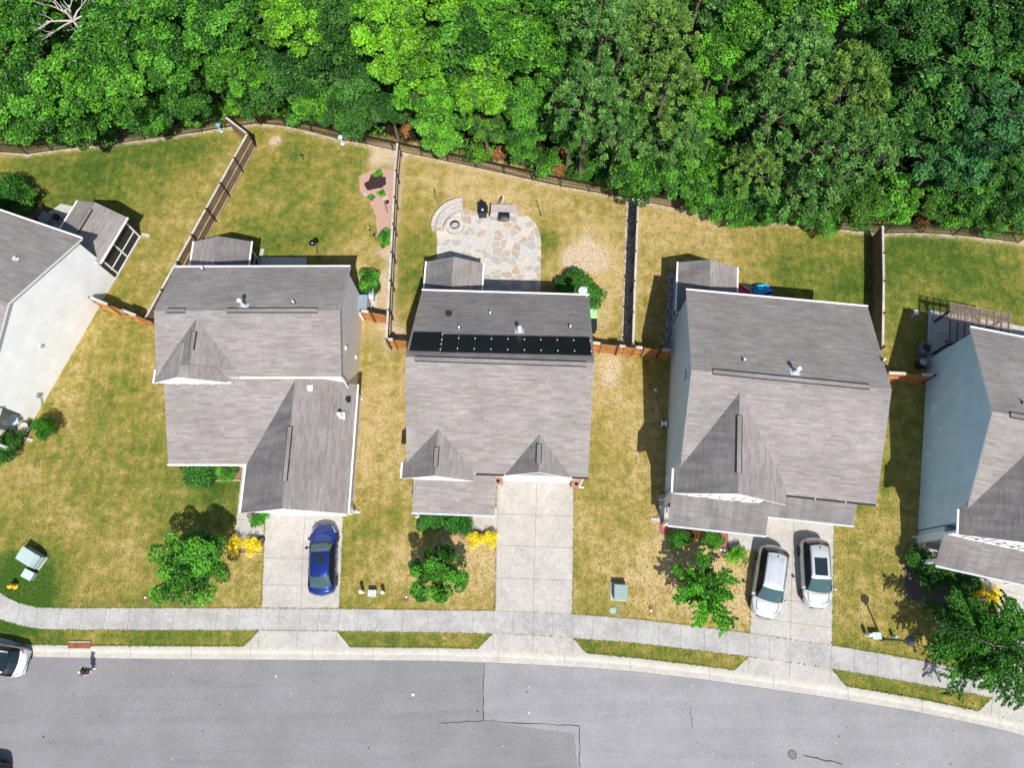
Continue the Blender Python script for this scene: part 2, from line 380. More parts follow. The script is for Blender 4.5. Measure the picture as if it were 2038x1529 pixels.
# lawn: one curvilinear sheet from the kerb back to beyond the wood
FENCE_LINE = [(-300, 322), (0, 303), (56, 307), (105, 300), (172, 292), (228, 286), (290, 278), (346, 270), (403, 262), (450, 254), (515, 246), (568, 251), (622, 263), (680, 279), (729, 287), (783, 299), (840, 311), (892, 322), (948, 334), (1004, 346), (1060, 359), (1116, 371), (1172, 381), (1230, 391), (1266, 396), (1285, 403), (1347, 415), (1408, 427), (1470, 436), (1540, 443), (1600, 449), (1650, 455), (1700, 460), (1757, 465), (1832, 464), (1897, 468), (1960, 475), (2025, 483), (2340, 530)]
FW = [at(*p) for p in FENCE_LINE]
def fy(x): return float(np.interp(x, [p.x for p in FW], [p.y for p in FW]))
gx = np.unique(np.concatenate([np.linspace(-78, -42, 13), np.arange(-42, 42.01, .4), np.linspace(42, 78, 13)]))
gv = np.concatenate([np.arange(0, 45, .4), np.linspace(45, 110, 20)])
yb = np.array([yat(LB, x) + .03 for x in gx])
GX = np.repeat(gx[:, None], len(gv), 1); GY = yb[:, None] + gv[None, :]
fyv = np.array([fy(x) for x in gx])[:, None]
green = np.full(GX.shape, .34); dirt = np.zeros(GX.shape)
# patches of the lawns that are greener (+) or drier (-): photo position, radius in metres, amount
for px, py, r, a in [(120, 370, 7, .32), (260, 310, 6, .25), (380, 290, 4, .2), (600, 330, 6, .16), (540, 480, 4, .3), (650, 480, 3, .12), (700, 330, 4, .1), (220, 640, 6, -.02), (150, 900, 7, .06), (300, 900, 6, .12), (400, 1000, 5, .18), (60, 1150, 3, .5), (30, 1200, 3, .6), (20, 1165, 2, .4), (450, 960, 2.5, .3), (330, 1195, 4, .1),
        (820, 480, 3, .25), (815, 560, 2.5, .35), (900, 340, 6, -.18), (1000, 370, 5, -.22), (1150, 430, 4, -.15), (1200, 560, 4, -.3), (750, 560, 4, -.3), (760, 800, 4, -.22), (760, 960, 4, -.14), (1205, 760, 3, -.2), (1090, 480, 1.6, .3), (1210, 840, 6, -.12), (1210, 1000, 5, -.02), (1290, 900, 4, -.02), (900, 1150, 5, -.2), (960, 1120, 3, -.25), (1420, 1150, 6, -.28), (1470, 1180, 4, -.25), (1330, 1120, 4, -.2), (1250, 1150, 4, -.02), (830, 1150, 3, -.1),
        (1300, 480, 5, -.12), (1450, 470, 5, -.14), (1600, 560, 5, .2), (1560, 500, 4, .1), (1680, 560, 3, .2), (1350, 450, 4, -.1), (1850, 520, 6, .24), (2000, 560, 7, .22), (1780, 500, 3, .25), (1800, 640, 5, .1), (1290, 600, 4, -.05), (1800, 870, 4, .12), (1720, 1000, 4, .06), (1700, 1100, 5, -.02), (1710, 1180, 3, .05), (1770, 1280, 4, -.02), (720, 1050, 4, .1), (740, 900, 4, -.12), (480, 1150, 3, -.1), (230, 1120, 6, -.05), (100, 1020, 5, -.02)]:
    c = at(px, py); a *= 1.35 if a > 0 else 1.1; green += a * np.exp(-((GX - c.x) ** 2 + (GY - c.y) ** 2) / (2 * (r * .55) ** 2))
v_ = GY - yb[:, None]
lo = np.array([yat(LO, x) for x in gx])[:, None]; lt = np.array([yat(LT, x) for x in gx])[:, None]
green += np.where(GY < lo + .2, .28, 0) + .2 * np.exp(-np.clip(GY - lt, 0, 9) / .5) * (GY > lt)
for px, py, rx, a in [(1168, 478, .7, .55), (1160, 500, .85, .8), (1190, 518, .95, 1.), (1140, 520, .95, 1.), (1165, 525, .9, .9), (1200, 500, .9, .25), (1130, 500, .9, .2), (548, 280, .55, 1.1), (760, 308, .9, .9), (745, 325, .8, .5), (728, 660, 1.4, .35), (740, 600, .9, .6), (750, 560, .9, .6), (757, 500, .7, .5), (1212, 760, .6, .7), (1218, 735, .6, .6), (1220, 800, .45, .5), (1215, 715, 1.4, .5), (800, 660, .8, .4), (780, 680, 1.2, .45), (1190, 640, .9, .4), (330, 628, .8, .3), (300, 1205, .6, .2), (1480, 1190, .9, .4), (1400, 480, .6, .2), (1228, 1220, .9, .35), (712, 790, .9, .45), (715, 860, .8, .35), (712, 920, .7, .3), (1300, 1080, .9, .3)]:
    c = at(px, py); dirt += a * np.exp(-((GX - c.x) ** 2 + (GY - c.y) ** 2) / (2 * (rx * .7) ** 2))
df = GY - fyv
dirt += .7 * np.exp(-((df - .05) / .42) ** 2)
for q in [((800, 300), (778, 670)), ((785, 300), (764, 660)), ((1262, 400), (1254, 690))]:   # bare line along the fences
    A, B = at(*q[0]), at(*q[1]); t = np.clip((GY - A.y) / (B.y - A.y), 0, 1); xx = A.x + (B.x - A.x) * t
    dirt += .5 * np.exp(-((GX - xx) / .4) ** 2) * (GY > B.y) * (GY < A.y)
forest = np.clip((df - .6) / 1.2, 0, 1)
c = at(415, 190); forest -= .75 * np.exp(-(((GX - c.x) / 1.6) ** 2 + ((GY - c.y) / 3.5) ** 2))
nv = len(gv); idx = np.arange(len(gx) * nv).reshape(len(gx), nv)
V = np.stack([GX, GY, np.where(v_ < .01, -.02, 0)], -1).reshape(-1, 3)
Fq = np.stack([idx[:-1, :-1], idx[1:, :-1], idx[1:, 1:], idx[:-1, 1:]], -1).reshape(-1, 4)
me = bpy.data.meshes.new('lawn'); me.from_pydata(V.tolist(), [], Fq.tolist()); me.update()
at_ = me.color_attributes.new('mask', 'FLOAT_COLOR', 'POINT')
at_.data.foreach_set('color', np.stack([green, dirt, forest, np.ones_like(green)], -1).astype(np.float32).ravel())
g = N('lawn_grass'); p = g.pos(); A = g.n('ShaderNodeAttribute', attribute_name='mask'); sp = g.n('ShaderNodeSeparateColor'); g.put(sp.inputs[0], A.outputs['Color'])
n1 = g.noise(p, .28, 4, .6); n2 = g.noise(p, 1.3, 5, .7); n3 = g.noise(p, 4.5, 5, .8); n4 = g.noise(p, 17, 3, .85)
stripe = g.noise(g.map(p, (1.9, .09, 1), rot=(0, 0, .06)), 1., 3, .7)
def add(*a):
    r = a[0]
    for q in a[1:]: r = g.math('ADD', r, q)
    return r
gr = add(sp.outputs[0], g.rng(n1, .3, .7, -.2, .2), g.rng(n2, .3, .7, -.32, .32), g.rng(n3, .3, .7, -.3, .3), g.rng(n4, .3, .7, -.26, .26), g.rng(stripe, .3, .7, -.09, .09))
col = g.ramp(gr, [(.0, (.47, .36, .18)), (.2, (.36, .272, .092)), (.42, (.25, .208, .045)), (.68, (.13, .158, .026)), (1., (.045, .095, .013))])
col = g.hsv(col, .5, 1., g.math('MULTIPLY', g.rng(n4, .3, .7, .5, 1.5), g.rng(n3, .3, .7, .7, 1.3)))
dk = g.math('MULTIPLY', g.rng(g.noise(p, 3.1, 3), .6, .72), g.rng(g.noise(p, .8, 2), .45, .6)); col = g.mix(g.math('MULTIPLY', dk, .55), col, (.06, .075, .02))
so_ = g.ramp(n3, [(.3, (.42, .32, .20)), (.6, (.58, .48, .35)), (.75, (.68, .60, .49))]); so_ = g.hsv(so_, .5, 1., g.rng(n4, .3, .7, .75, 1.2))
col = g.mix(g.rng(add(sp.outputs[1], g.rng(n2, .3, .7, -.3, .3), g.rng(n4, .3, .7, -.2, .2)), .25, .75), col, so_)
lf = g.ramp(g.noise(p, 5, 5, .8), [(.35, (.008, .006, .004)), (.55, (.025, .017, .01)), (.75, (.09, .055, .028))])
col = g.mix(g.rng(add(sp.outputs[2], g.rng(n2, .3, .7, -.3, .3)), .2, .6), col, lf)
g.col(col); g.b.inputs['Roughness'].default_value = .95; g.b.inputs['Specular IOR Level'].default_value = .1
g.bump(add(n4, g.math('MULTIPLY', n3, 1.5)), .06, .9)
LAWN = g.mat; me.materials.append(LAWN)
ground = bpy.data.objects.new('lawn', me); COL.objects.link(ground); struct(ground)
b = MB(); b.poly([(-300, -300, -.6), (300, -300, -.6), (300, 300, -.6), (-300, 300, -.6)]); struct(b.build('ground', plain('far_grass', (.1, .11, .03), .95, .3, .3)))

# planting beds, gravel
def bed(name, pts, m, z=.012, sub=True):
    P = [at(*p) for p in pts]; b = MB(); Q = []; EXCL.append([(p.x, p.y) for p in P])
    for i, p in enumerate(P):
        q = P[(i + 1) % len(P)]; n_ = max(2, int((q - p).length / .25))
        for k in range(n_):
            r = p.lerp(q, k / n_); Q.append((r.x + RND.uniform(-.05, .05), r.y + RND.uniform(-.05, .05)))
    b.prism(Q, z - .05, z); return struct(b.build(name, m))
bed('mulch_bed', [(715, 352), (735, 340), (760, 335), (784, 340), (780, 400), (774, 480), (762, 490), (750, 470), (748, 430), (735, 400), (718, 385)], MULCH_P)
bed('mulch_bed', [(392, 925), (484, 925), (478, 956), (425, 957), (400, 945)], MULCH_B)
bed('mulch_bed', [(452, 1070), (524, 1068), (522, 1103), (455, 1101)], MULCH_B)
bed('mulch_bed', [(830, 1015), (938, 1020), (934, 1050), (990, 1058), (986, 1085), (925, 1080), (905, 1062), (870, 1050), (838, 1045)], MULCH_B)
bed('mulch_bed', [(1312, 1040), (1345, 1035), (1452, 1052), (1448, 1092), (1440, 1096), (1425, 1085), (1395, 1068), (1345, 1068), (1312, 1062)], MULCH_R)
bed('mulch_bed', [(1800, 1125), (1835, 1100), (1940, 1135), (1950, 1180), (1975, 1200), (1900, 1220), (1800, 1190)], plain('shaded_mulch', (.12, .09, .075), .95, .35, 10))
bed('mulch_bed', [(0, 868), (45, 868), (36, 900), (0, 915), (-20, 890)], MULCH_B)
bed('soil_mound', [(728, 372), (725, 366), (733, 360), (738, 347), (750, 347), (767, 353), (768, 366), (760, 374), (745, 377), (731, 378)], SOIL, .05)
def gravel_mat(name, c1, c2, c3):
    g = N(name); p = g.pos(); v = g.n('ShaderNodeTexVoronoi'); g.put(v.inputs['Vector'], p); v.inputs['Scale'].default_value = 9
    s_ = g.n('ShaderNodeSeparateColor'); g.put(s_.inputs[0], v.outputs['Color'])
    c = g.ramp(s_.outputs[0], [(.1, c1), (.5, c2), (.9, c3)]); g.col(g.hsv(c, .5, 1., g.rng(v.outputs['Distance'], .0, .6, 1.15, .45)))
    g.bump(v.outputs['Distance'], .05, .8); return g.mat
GRAV = gravel_mat('pale_gravel', (.42, .32, .24), (.58, .48, .39), (.72, .66, .60)); GRAV2 = gravel_mat('grey_river_stones', (.2, .2, .21), (.42, .42, .44), (.7, .7, .7))
bed('gravel_strip', [(1247, 397), (1268, 398), (1259, 690), (1236, 690)], GRAV)
bed('gravel_strip', [(1330, 545), (1350, 543), (1342, 620), (1336, 692), (1322, 692)], GRAV2)
g = N('flagstones'); p = g.pos(); wv = g.n('ShaderNodeVectorMath', operation='ADD'); g.put(wv.inputs[0], p)
nz = g.n('ShaderNodeTexNoise'); g.put(nz.inputs['Vector'], p); nz.inputs['Scale'].default_value = .9
sc_ = g.n('ShaderNodeVectorMath', operation='SCALE'); g.put(sc_.inputs[0], nz.outputs['Color']); sc_.inputs['Scale'].default_value = .5; g.put(wv.inputs[1], sc_.outputs[0])
vv = g.map(wv.outputs[0], (1, 1, .01))
vo = g.n('ShaderNodeTexVoronoi', voronoi_dimensions='2D'); g.put(vo.inputs['Vector'], vv); vo.inputs['Scale'].default_value = 1.55
ve = g.n('ShaderNodeTexVoronoi', voronoi_dimensions='2D', feature='DISTANCE_TO_EDGE'); g.put(ve.inputs['Vector'], vv); ve.inputs['Scale'].default_value = 1.55
s_ = g.n('ShaderNodeSeparateColor'); g.put(s_.inputs[0], vo.outputs['Color'])
c = g.ramp(s_.outputs[0], [(.0, (.35, .355, .34)), (.2, (.43, .425, .40)), (.36, (.38, .34, .30)), (.5, (.46, .45, .42)), (.62, (.36, .31, .27)), (.74, (.42, .43, .43)), (.87, (.50, .46, .40)), (.97, (.43, .33, .25))])
for e in g.t.nodes: 
    if e.type == 'VALTORGB': e.color_ramp.interpolation = 'CONSTANT'
c = g.hsv(c, .5, 1., g.rng(g.noise(p, 6, 4, .7), .3, .7, .82, 1.15))
c = g.mix(g.rng(ve.outputs['Distance'], .035, .07, 1., 0.), c, (.54, .48, .39)); g.col(g.hsv(c, .497, 1.05, .92))
FLAG = g.mat
slab('flagstone_patio', [(871, 590), (869, 470), (868, 445), (886, 425), (925, 416), (965, 428), (1000, 424), (1030, 421), (1050, 430), (1066, 445), (1074, 462), (1077, 485), (1076, 600)], .05, FLAG)

# ---------------------------------------------------------------- houses
class House:
    """local frame: x along the main ridge, y towards the back garden, origin under the middle of the main roof"""
    def __init__(s, label, x, y, rot, W_, D, he, hr, sid, oe=.35, os_=.16):
        s.root = thing('house', label, 'house', (x, y, 0), math.radians(rot), 'houses along the street')
        s.x, s.y, s.r = x, y, math.radians(rot); s.W, s.D, s.he, s.hr, s.sid = W_, D, he, hr, sid
        s.tan = (hr - he) / (D / 2)
        b = MB(); xw, yw = W_ / 2 - os_, D / 2 - oe; zt = he + s.tan * oe - .1
        P = [(-yw, 0), (yw, 0), (yw, zt), (0, hr - .1), (-yw, zt)]
        for sx in (-1, 1):
            q = [(sx * xw, y_, z_) for y_, z_ in P]; b.poly(q if sx > 0 else q[::-1])
        for sy in (-1, 1):
            q = [(-xw, sy * yw, 0), (xw, sy * yw, 0), (xw, sy * yw, zt), (-xw, sy * yw, zt)]; b.poly(q if sy < 0 else q[::-1])
        b.build('wall', sid, s.root)
        s.xw, s.yw = xw, yw
        s.roof = s.gable('roof', 'x', -W_ / 2, W_ / 2, -D / 2, D / 2, he, hr)
        s.gutter((-W_ / 2, D / 2 + .05), (W_ / 2, D / 2 + .05), he, s.roof)
    def L(s, px, py, h):
        p = at(px, py, h); c, n = math.cos(s.r), math.sin(s.r); dx, dy = p.x - s.x, p.y - s.y
        return Vector((c * dx + n * dy, -n * dx + c * dy, h))
    def zmain(s, x, y): return s.hr - abs(y) * s.tan
    def hit(s, px, py, zf=None):
        zf = zf or s.zmain; h = s.he
        for _ in range(25): p = s.L(px, py, h); h = zf(p.x, p.y)
        return Vector((p.x, p.y, h))
    def slope(s, b, e0, e1, r1, r0, m=0, th=.16):
        """one roof slope: eave e0-e1, ridge r0-r1, UV in metres (u along the eave, v up the slope)"""
        e0, e1, r0, r1 = map(Vector, (e0, e1, r0, r1)); u = (e1 - e0).normalized(); n = u.cross(r0 - e0).normalized(); v = n.cross(u)
        off = RND.uniform(0, 30); U = lambda p: ((p - e0).dot(u) + off, (p - e0).dot(v))
        P = [e0, e1, r1, r0]; b.poly(P, m, [U(p) for p in P])
        dn = Vector((0, 0, -th)); Q = [p + dn for p in P]; b.poly(Q[::-1], 1)
        for i in range(4): b.poly([Q[i], Q[(i + 1) % 4], P[(i + 1) % 4], P[i]], 1)
    def gable(s, name, ax, x0, x1, y0, y1, he, hr, parent=None, mats=None, xr=None, ye=None):
        mats = mats or (SH, SH); b = MB()
        if ax == 'x':
            ym = (y0 + y1) / 2
            s.slope(b, (x0, y0, he), (x1, y0, he), (x1, ym, hr), (x0, ym, hr), 0); s.slope(b, (x1, y1, he), (x0, y1, he), (x0, ym, hr), (x1, ym, hr), 2)
        else:
            xm = (x0 + x1) / 2 if xr is None else xr
            s.slope(b, (x0, y1 if ye is None else ye, he), (x0, y0, he), (xm, y0, hr), (xm, y1, hr), 0); s.slope(b, (x1, y0, he), (x1, y1, he), (xm, y1, hr), (xm, y0, hr), 2)
        o = b.build(name, [mats[0], mats[2] if len(mats) > 2 else WHITE, mats[1]], parent or s.root)
        return o
    def shed(s, name, x0, x1, y0, z0, y1, z1, parent=None, mat=None):
        b = MB(); s.slope(b, (x0, y0, z0), (x1, y0, z0), (x1, y1, z1), (x0, y1, z1)); return b.build(name, [mat or SH, WHITE], parent or s.root)
    def gutter(s, a, c, z, parent, mat=None, w=.11):
        b = MB(); a, c = Vector((*a, z - .03)), Vector((*c, z - .03)); b.bar(a, c, w, .1)
        d = (c - a).normalized(); L_ = (c - a).length; n = int(L_ / 1.6)
        for i in range(n + 1): b.box(a + d * (L_ * i / max(n, 1)) + Vector((0, 0, .055)), (.05, w + .02, .02), math.atan2(d.y, d.x), 1)
        return b.build('gutter', [mat or WHITE, GALV], parent)
    def rvent(s, a, c, parent):
        """a raised shingle-capped ridge vent with its dark openings"""
        a, c = Vector(a), Vector(c); d = (c - a).normalized(); n = Vector((-d.y, d.x, 0)); b = MB(); L_ = (c - a).length
        zz = Vector((0, 0, .02))
        for k in (-1, 1): b.bar(a + n * .15 * k + zz, c + n * .15 * k + zz, .045, .075, 1)
        b.bar(a - d * .02 + zz, a + d * .02 + zz, .3, .07, 1)
        P = [a + n * .125, a - n * .125, c - n * .125, c + n * .125]
        b.poly([p + Vector((0, 0, .065)) for p in P], 0, [(0, 0), (0, .24), (L_, .24), (L_, 0)])
        return b.build('ridge_vent', [SH, BLACK], parent)
    def flue(s, p, h, parent):
        b = MB(); b.lathe(p, [(.24, -.15), (.2, .06), (.085, .16), (.08, h)], 14, 0); b.lathe(p + Vector((0, 0, h)), [(.14, -.1), (.15, 0), (.09, .1), (.01, .12)], 14, 1)
        b.box(p + Vector((0, 0, .01)), (.6, .5, .02), 0, 0, Matrix.Rotation(-math.atan(s.tan) if p.y > 0 else math.atan(s.tan), 3, 'X'))
        return b.build('flue_pipe', [GALV, WHITE], parent)
    def pipe(s, p, parent):
        b = MB(); b.lathe(p, [(.14, -.1), (.12, .05), (.06, .08)], 12, 1); b.lathe(p, [(.055, .05), (.055, .34), (.03, .345)], 12, 0); return b.build('vent_pipe', [WHITE, BLACK], parent)
    def hood(s, p, parent, mat=None):
        b = MB(); b.box(p + Vector((0, 0, .07)), (.3, .34, .2), 0, 0, None, .75); b.box(p + Vector((0, -.02, .01)), (.42, .44, .05), 0, 0); return b.build('roof_hood', mat or BLACK, parent)
    def face(s, x0, x1, xr, y, z0, he, hr, name='gable_wall', mat=None, base=None, trim=True):
        """front wall of a cross gable from z0 up to the roof underside, with rake boards"""
        b = MB(); zb = z0 if base is None else base
        P = [(x0, zb), (x1, zb), (x1, he), (xr, hr), (x0, he)]
        b.poly([(a, y, z) for a, z in P]); b.poly([(a, y + .1, z) for a, z in P][::-1])
        for i in range(5): (a, z), (c, w) = P[i], P[(i + 1) % 5]; b.poly([(a, y, z), (a, y + .1, z), (c, y + .1, w), (c, y, w)])
        o = b.build(name, mat or s.sid, s.root)
        if trim:
            t = MB()
            t.bar((x0 - .2, y - .04, he - .02), (xr, y - .04, hr - .02), .07, .2); t.bar((x1 + .2, y - .04, he - .02), (xr, y - .04, hr - .02), .07, .2)
            t.bar((x0, y - .03, he - .12), (x1, y - .03, he - .12), .06, .16)
            t.build('rake_board', WHITE, o)
        return o
    def window(s, c, w, h, axis='y', out=-1, parent=None, name='window'):
        c = Vector(c); f = MB(); g_ = MB(); u = Vector((1, 0, 0)) if axis == 'y' else Vector((0, 1, 0)); n = (Vector((0, 1, 0)) if axis == 'y' else Vector((1, 0, 0))) * out
        Z = Vector((0, 0, 1))
        for k in (-1, 1):
            f.bar(c + u * (w / 2) * k - Z * h / 2 + n * .03, c + u * (w / 2) * k + Z * h / 2 + n * .03, .1, .1); f.bar(c - u * w / 2 + Z * k * h / 2 + n * .04, c + u * w / 2 + Z * k * h / 2 + n * .04, .12, .1)
        f.bar(c - u * w / 2 + n * .035, c + u * w / 2 + n * .035, .06, .05)
        o = f.build(name, WHITE, parent or s.root)
        q = [c - u * w / 2 - Z * h / 2, c + u * w / 2 - Z * h / 2, c + u * w / 2 + Z * h / 2, c - u * w / 2 + Z * h / 2]
        g_.poly([p + n * .02 for p in q]); g_.build('pane', GLASS, o); return o
    def down(s, x, y, z, out=(1, 0), parent=None):
        b = MB(); b.box((x, y, z / 2 + .1), (.08, .08, z - .2)); b.bar((x, y, .12), (x + out[0] * .35, y + out[1] * .35, .06), .09, .08); return b.build('downspout', WHITE, parent or s.root)
    def porch(s, x0, x1, y0, y1, he, hr, side=1, open_front=True, mats=None):
        r_ = s.gable('porch_roof', 'y', x0, x1, y0, y1, he, hr, None, mats)
        s.gutter((x0 - .05, y0 + .1), (x0 - .05, y1), he, r_); s.gutter((x1 + .05, y0 + .1), (x1 + .05, y1), he, r_)
        xi, xa, ya = x0 + .3, x1 - .3, y1 - .28
        b = MB(); xm = (x0 + x1) / 2
        b.poly([(xa, ya, he - .15), (xi, ya, he - .15), (xm, ya, hr - .22)]); b.build('porch_gable', s.sid, s.root)
        f = MB(); sc = MB()
        for xx in (xi, xa):
            for yy in (y0 + .4, (y0 + ya) / 2, ya): f.box((xx, yy, (he - .1) / 2), (.11, .11, he - .1))
            for z in (.1, .95, he - .2): f.bar((xx, y0 + .3, z), (xx, ya, z), .07, .08)
            sc.poly([(xx, y0, .1), (xx, ya, .1), (xx, ya, he - .2), (xx, y0, he - .2)])
        for xx in (xm,): f.box((xx, ya, (he - .1) / 2), (.11, .11, he - .1))
        for z in (.1, .95, he - .2): f.bar((xi, ya, z), (xa, ya, z), .07, .08)
        sc.poly([(xi, ya, .1), (xa, ya, .1), (xa, ya, he - .2), (xi, ya, he - .2)])
        fo = f.build('screen_frame', WHITE, s.root); sc.build('screen_mesh', SCREEN, fo)
        fl = MB(); fl.box(((xi + xa) / 2, (y0 + ya) / 2, .06), (xa - xi + .2, ya - y0 + .2, .12)); fl.build('porch_floor', CONC, s.root)
        return r_

def ridge_seg(h, p, q, z, parent, axis):
    a, c = h.L(*p, z), h.L(*q, z)
    if axis[0] == 'x': a.y = c.y = axis[1]
    else: a.x = c.x = axis[1]
    return h.rvent(a, c, parent)

# --- house with the blue car: two storeys at the back, single-storey garage wing in front
h1 = House('grey sided two storey house with a garage wing behind the blue car', -18.2, 18.8, -.3, 12.34, 8.16, 5.35, 7.06, SID_GREY)
h1.gutter((-.6, -4.1), (6.17, -4.1), 5.35, h1.roof)
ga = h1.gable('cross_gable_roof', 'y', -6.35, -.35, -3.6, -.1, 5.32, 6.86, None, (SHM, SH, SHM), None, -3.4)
gb = h1.gable('front_gable_roof', 'y', -6.36, -1.15, -4.44, -2.0, 5.24, 6.5, None, (SH, SH), -4.2)
h1.gutter((-6.42, -4.44), (-6.42, -3.5), 5.24, gb)
fw = h1.face(-5.75, -1.45, -4.2, -4.36, 3., 5.2, 6.3, 'gable_wall', SID_WHITE)
h1.window((-4.45, -4.36, 4.75), 1., 1.2, parent=fw); h1.window((-3.1, -4.36, 4.75), 1., 1.2, parent=fw)
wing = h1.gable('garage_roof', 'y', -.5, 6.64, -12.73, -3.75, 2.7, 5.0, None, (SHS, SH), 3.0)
shd = h1.shed('wing_roof', -5.88, 2.95, -9.43, 2.7, -3.85, 5.12)
h1.gutter((6.7, -12.7), (6.7, -3.75), 2.7, wing); h1.gutter((-.56, -12.7), (-.56, -9.5), 2.7, wing); h1.gutter((-5.9, -9.48), (-.5, -9.48), 2.7, shd)
b = MB(); b.prism([(-.2, -12.35), (6.35, -12.35), (6.35, -3.8), (-.2, -3.8)], 0, 2.62); b.build('garage_wall', SID_GREY, h1.root)
b = MB(); b.prism([(-5.6, -9.1), (-.3, -9.1), (-.3, -3.8), (-5.6, -3.8)], 0, 2.62); b.build('wing_wall', SID_GREY, h1.root)
fg = h1.face(-.2, 6.35, 3.0, -12.45, 0, 2.62, 4.85, 'gable_wall', SID_WHITE)
b = MB(); b.box((3.55, -12.52, 1.1), (4.9, .06, 2.2)); [b.box((3.55, -12.56, .1 + .52 * k), (4.8, .03, .03), 0, 1) for k in range(5)]; b.build('garage_door', [WHITE, SID_TAN], h1.root)
ridge_seg(h1, (332, 621), (368, 621), 7.06, h1.roof, ('x', 0.)); ridge_seg(h1, (451, 621), (632, 621), 7.06, h1.roof, ('x', 0.))
ridge_seg(h1, (390, 661), (388, 697), 6.86, ga, ('y', -3.35)); ridge_seg(h1, (578, 850), (567, 958), 5.0, wing, ('y', 3.0))
h1.flue(h1.hit(486, 609), .95, h1.roof); h1.pipe(h1.hit(585, 603), h1.roof); h1.pipe(h1.hit(404, 536), h1.roof)
zw = lambda x, y: 5.0 - abs(x - 3.0) * (2.3 / 3.6)
h1.flue(h1.hit(678, 828, zw), .6, wing); h1.hood(h1.hit(692, 795, zw), wing); h1.hood(h1.hit(616, 772, zw), wing, WHITE)
h1.porch(-6.55, -2.2, 4., 7.6, 2.6, 3.45, mats=(SH, SHM))
for (px, py, z) in ((681, 693, 4.3), (714, 711, 1.3)): b = MB(); p = h1.L(px, py, z); b.box((h1.xw + .05, p.y, z), (.12, .2, .22)); b.build('wall_vent', WHITE, h1.root)
h1.down(6.12, -4.05, 5.3); h1.down(6.5, -12.3, 2.6)
b = MB(); p = Vector((h1.xw + .3, 2.9, .8)); b.box(p, (.6, 1.3, 1.6)); b.box(p + Vector((0, 0, .84)), (.7, 1.45, .08), 0, 1); b.box(p + Vector((.31, 0, .15)), (.03, 1.1, 1.1), 0, 2); b.build('bay_window', [SID_GREY, plain('bay_roof', (.2, .26, .3), .5), GLASS], h1.root)

# --- middle house with black solar mats
h2 = House('grey roofed house with black solar mats along its ridge', -1.41, 14.59, -2.25, 11.62, 12.72, 4.95, 8.96, SID_TAN, .55)
h2.gutter((-1.4, -6.4), (.5, -6.4), 4.95, h2.roof, DARK); h2.gutter((4.75, -6.4), (5.81, -6.4), 4.95, h2.roof, DARK)
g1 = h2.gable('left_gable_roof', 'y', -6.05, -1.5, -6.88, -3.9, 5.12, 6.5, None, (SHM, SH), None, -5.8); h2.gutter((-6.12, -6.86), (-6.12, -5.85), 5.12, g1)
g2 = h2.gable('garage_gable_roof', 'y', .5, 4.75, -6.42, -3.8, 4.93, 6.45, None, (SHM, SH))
f1 = h2.face(-5.6, -1.75, -3.78, -6.62, 2.6, 5.0, 6.33, 'gable_wall', SID_WHITE)
for x in (-4.7, -4.05, -3.2, -2.6): h2.window((x, -6.62, 4.55), .55, 1., parent=f1)
f2 = h2.face(.75, 4.5, 2.63, -6.02, 4.5, 4.95, 6.2, 'gable_wall', SID_WHITE, 4.5, False)
b = MB(); b.box((2.63, -6.0, 3.55), (5.05, .2, 2.1)); b.box((2.63, -6.13, 2.6), (5.0, .06, .25)); b.build('garage_front', WHITE, h2.root)
b = MB(); b.box((2.63, -5.9, 1.2), (4.85, .08, 2.4)); [b.box((2.63, -5.96, .12 + .58 * k), (4.8, .03, .035), 0, 1) for k in range(5)]; b.build('garage_door', [WHITE, SID_TAN], h2.root)
for x in (-.02, 5.28):
    b = MB(); b.box((x, -6.02, 1.5), (.55, .4, 3.)); o = b.build('brick_pier', BRICK, h2.root)
    b = MB(); b.lathe((x, -6.3, 2.1), [(.02, -.2), (.12, -.15), (.13, .1), (.02, .2)], 10); b.build('wall_lantern', BLACK, o)
b = MB(); b.box((-3.6, -6.15, 1.6), (4., .3, 3.2)); b.build('porch_wall', SID_TAN, h2.root)
p2 = h2.shed('porch_roof', -5.58, -.14, -8.7, 2.7, -6.0, 3.75); h2.gutter((-5.6, -8.76), (-.12, -8.76), 2.7, p2, GALV)
for x in (-5.3, -2.8, -.4): b = MB(); b.box((x, -8.35, 1.25), (.2, .2, 2.5)); b.build('porch_post', WHITE, h2.root)
b = MB(); b.box((-2.86, -7.4, .06), (5.2, 2.4, .12)); b.build('porch_floor', CONC, h2.root)
ridge_seg(h2, (827, 711), (1167, 722), 8.96, h2.roof, ('x', -.12)); ridge_seg(h2, (871, 891), (871, 929), 6.5, g1, ('y', -3.775)); ridge_seg(h2, (1074, 885), (1073, 923), 6.45, g2, ('y', 2.625))
h2.flue(h2.hit(1034, 659), .6, h2.roof)
for q in ((976, 625), (914, 654), (1135, 652)): h2.pipe(h2.hit(*q), h2.roof)
h2.hood(h2.hit(893, 626), h2.roof)
MAT_SOLAR = plain('solar_mat', (.006, .006, .009), .35, .1, spec=.5)
def solar(q):
    P = [h2.hit(*p) for p in q]; n = (P[1] - P[0]).cross(P[3] - P[0]).normalized(); n = n if n.z > 0 else -n
    b = MB(); T = [p + n * .11 for p in P]; Bt = [p + n * .07 for p in P]
    a = (T[1] - T[0]).cross(T[2] - T[0]).z > 0
    b.poly(T if a else T[::-1])
    for i in range(4): b.poly([Bt[i], Bt[(i + 1) % 4], T[(i + 1) % 4], T[i]])
    for k in (1, 2):
        c = P[k] * .82 + P[3 - k] * .0 + (P[0] + P[1] + P[2] + P[3]) / 4 * .18; b.box(P[k].lerp(P[3 - k], .02).lerp(P[1 if k == 2 else 2], .18) + n * .12, (.05, .06, .03), 0, 1)
    b.build('solar_mat', [MAT_SOLAR, WHITE], h2.root)
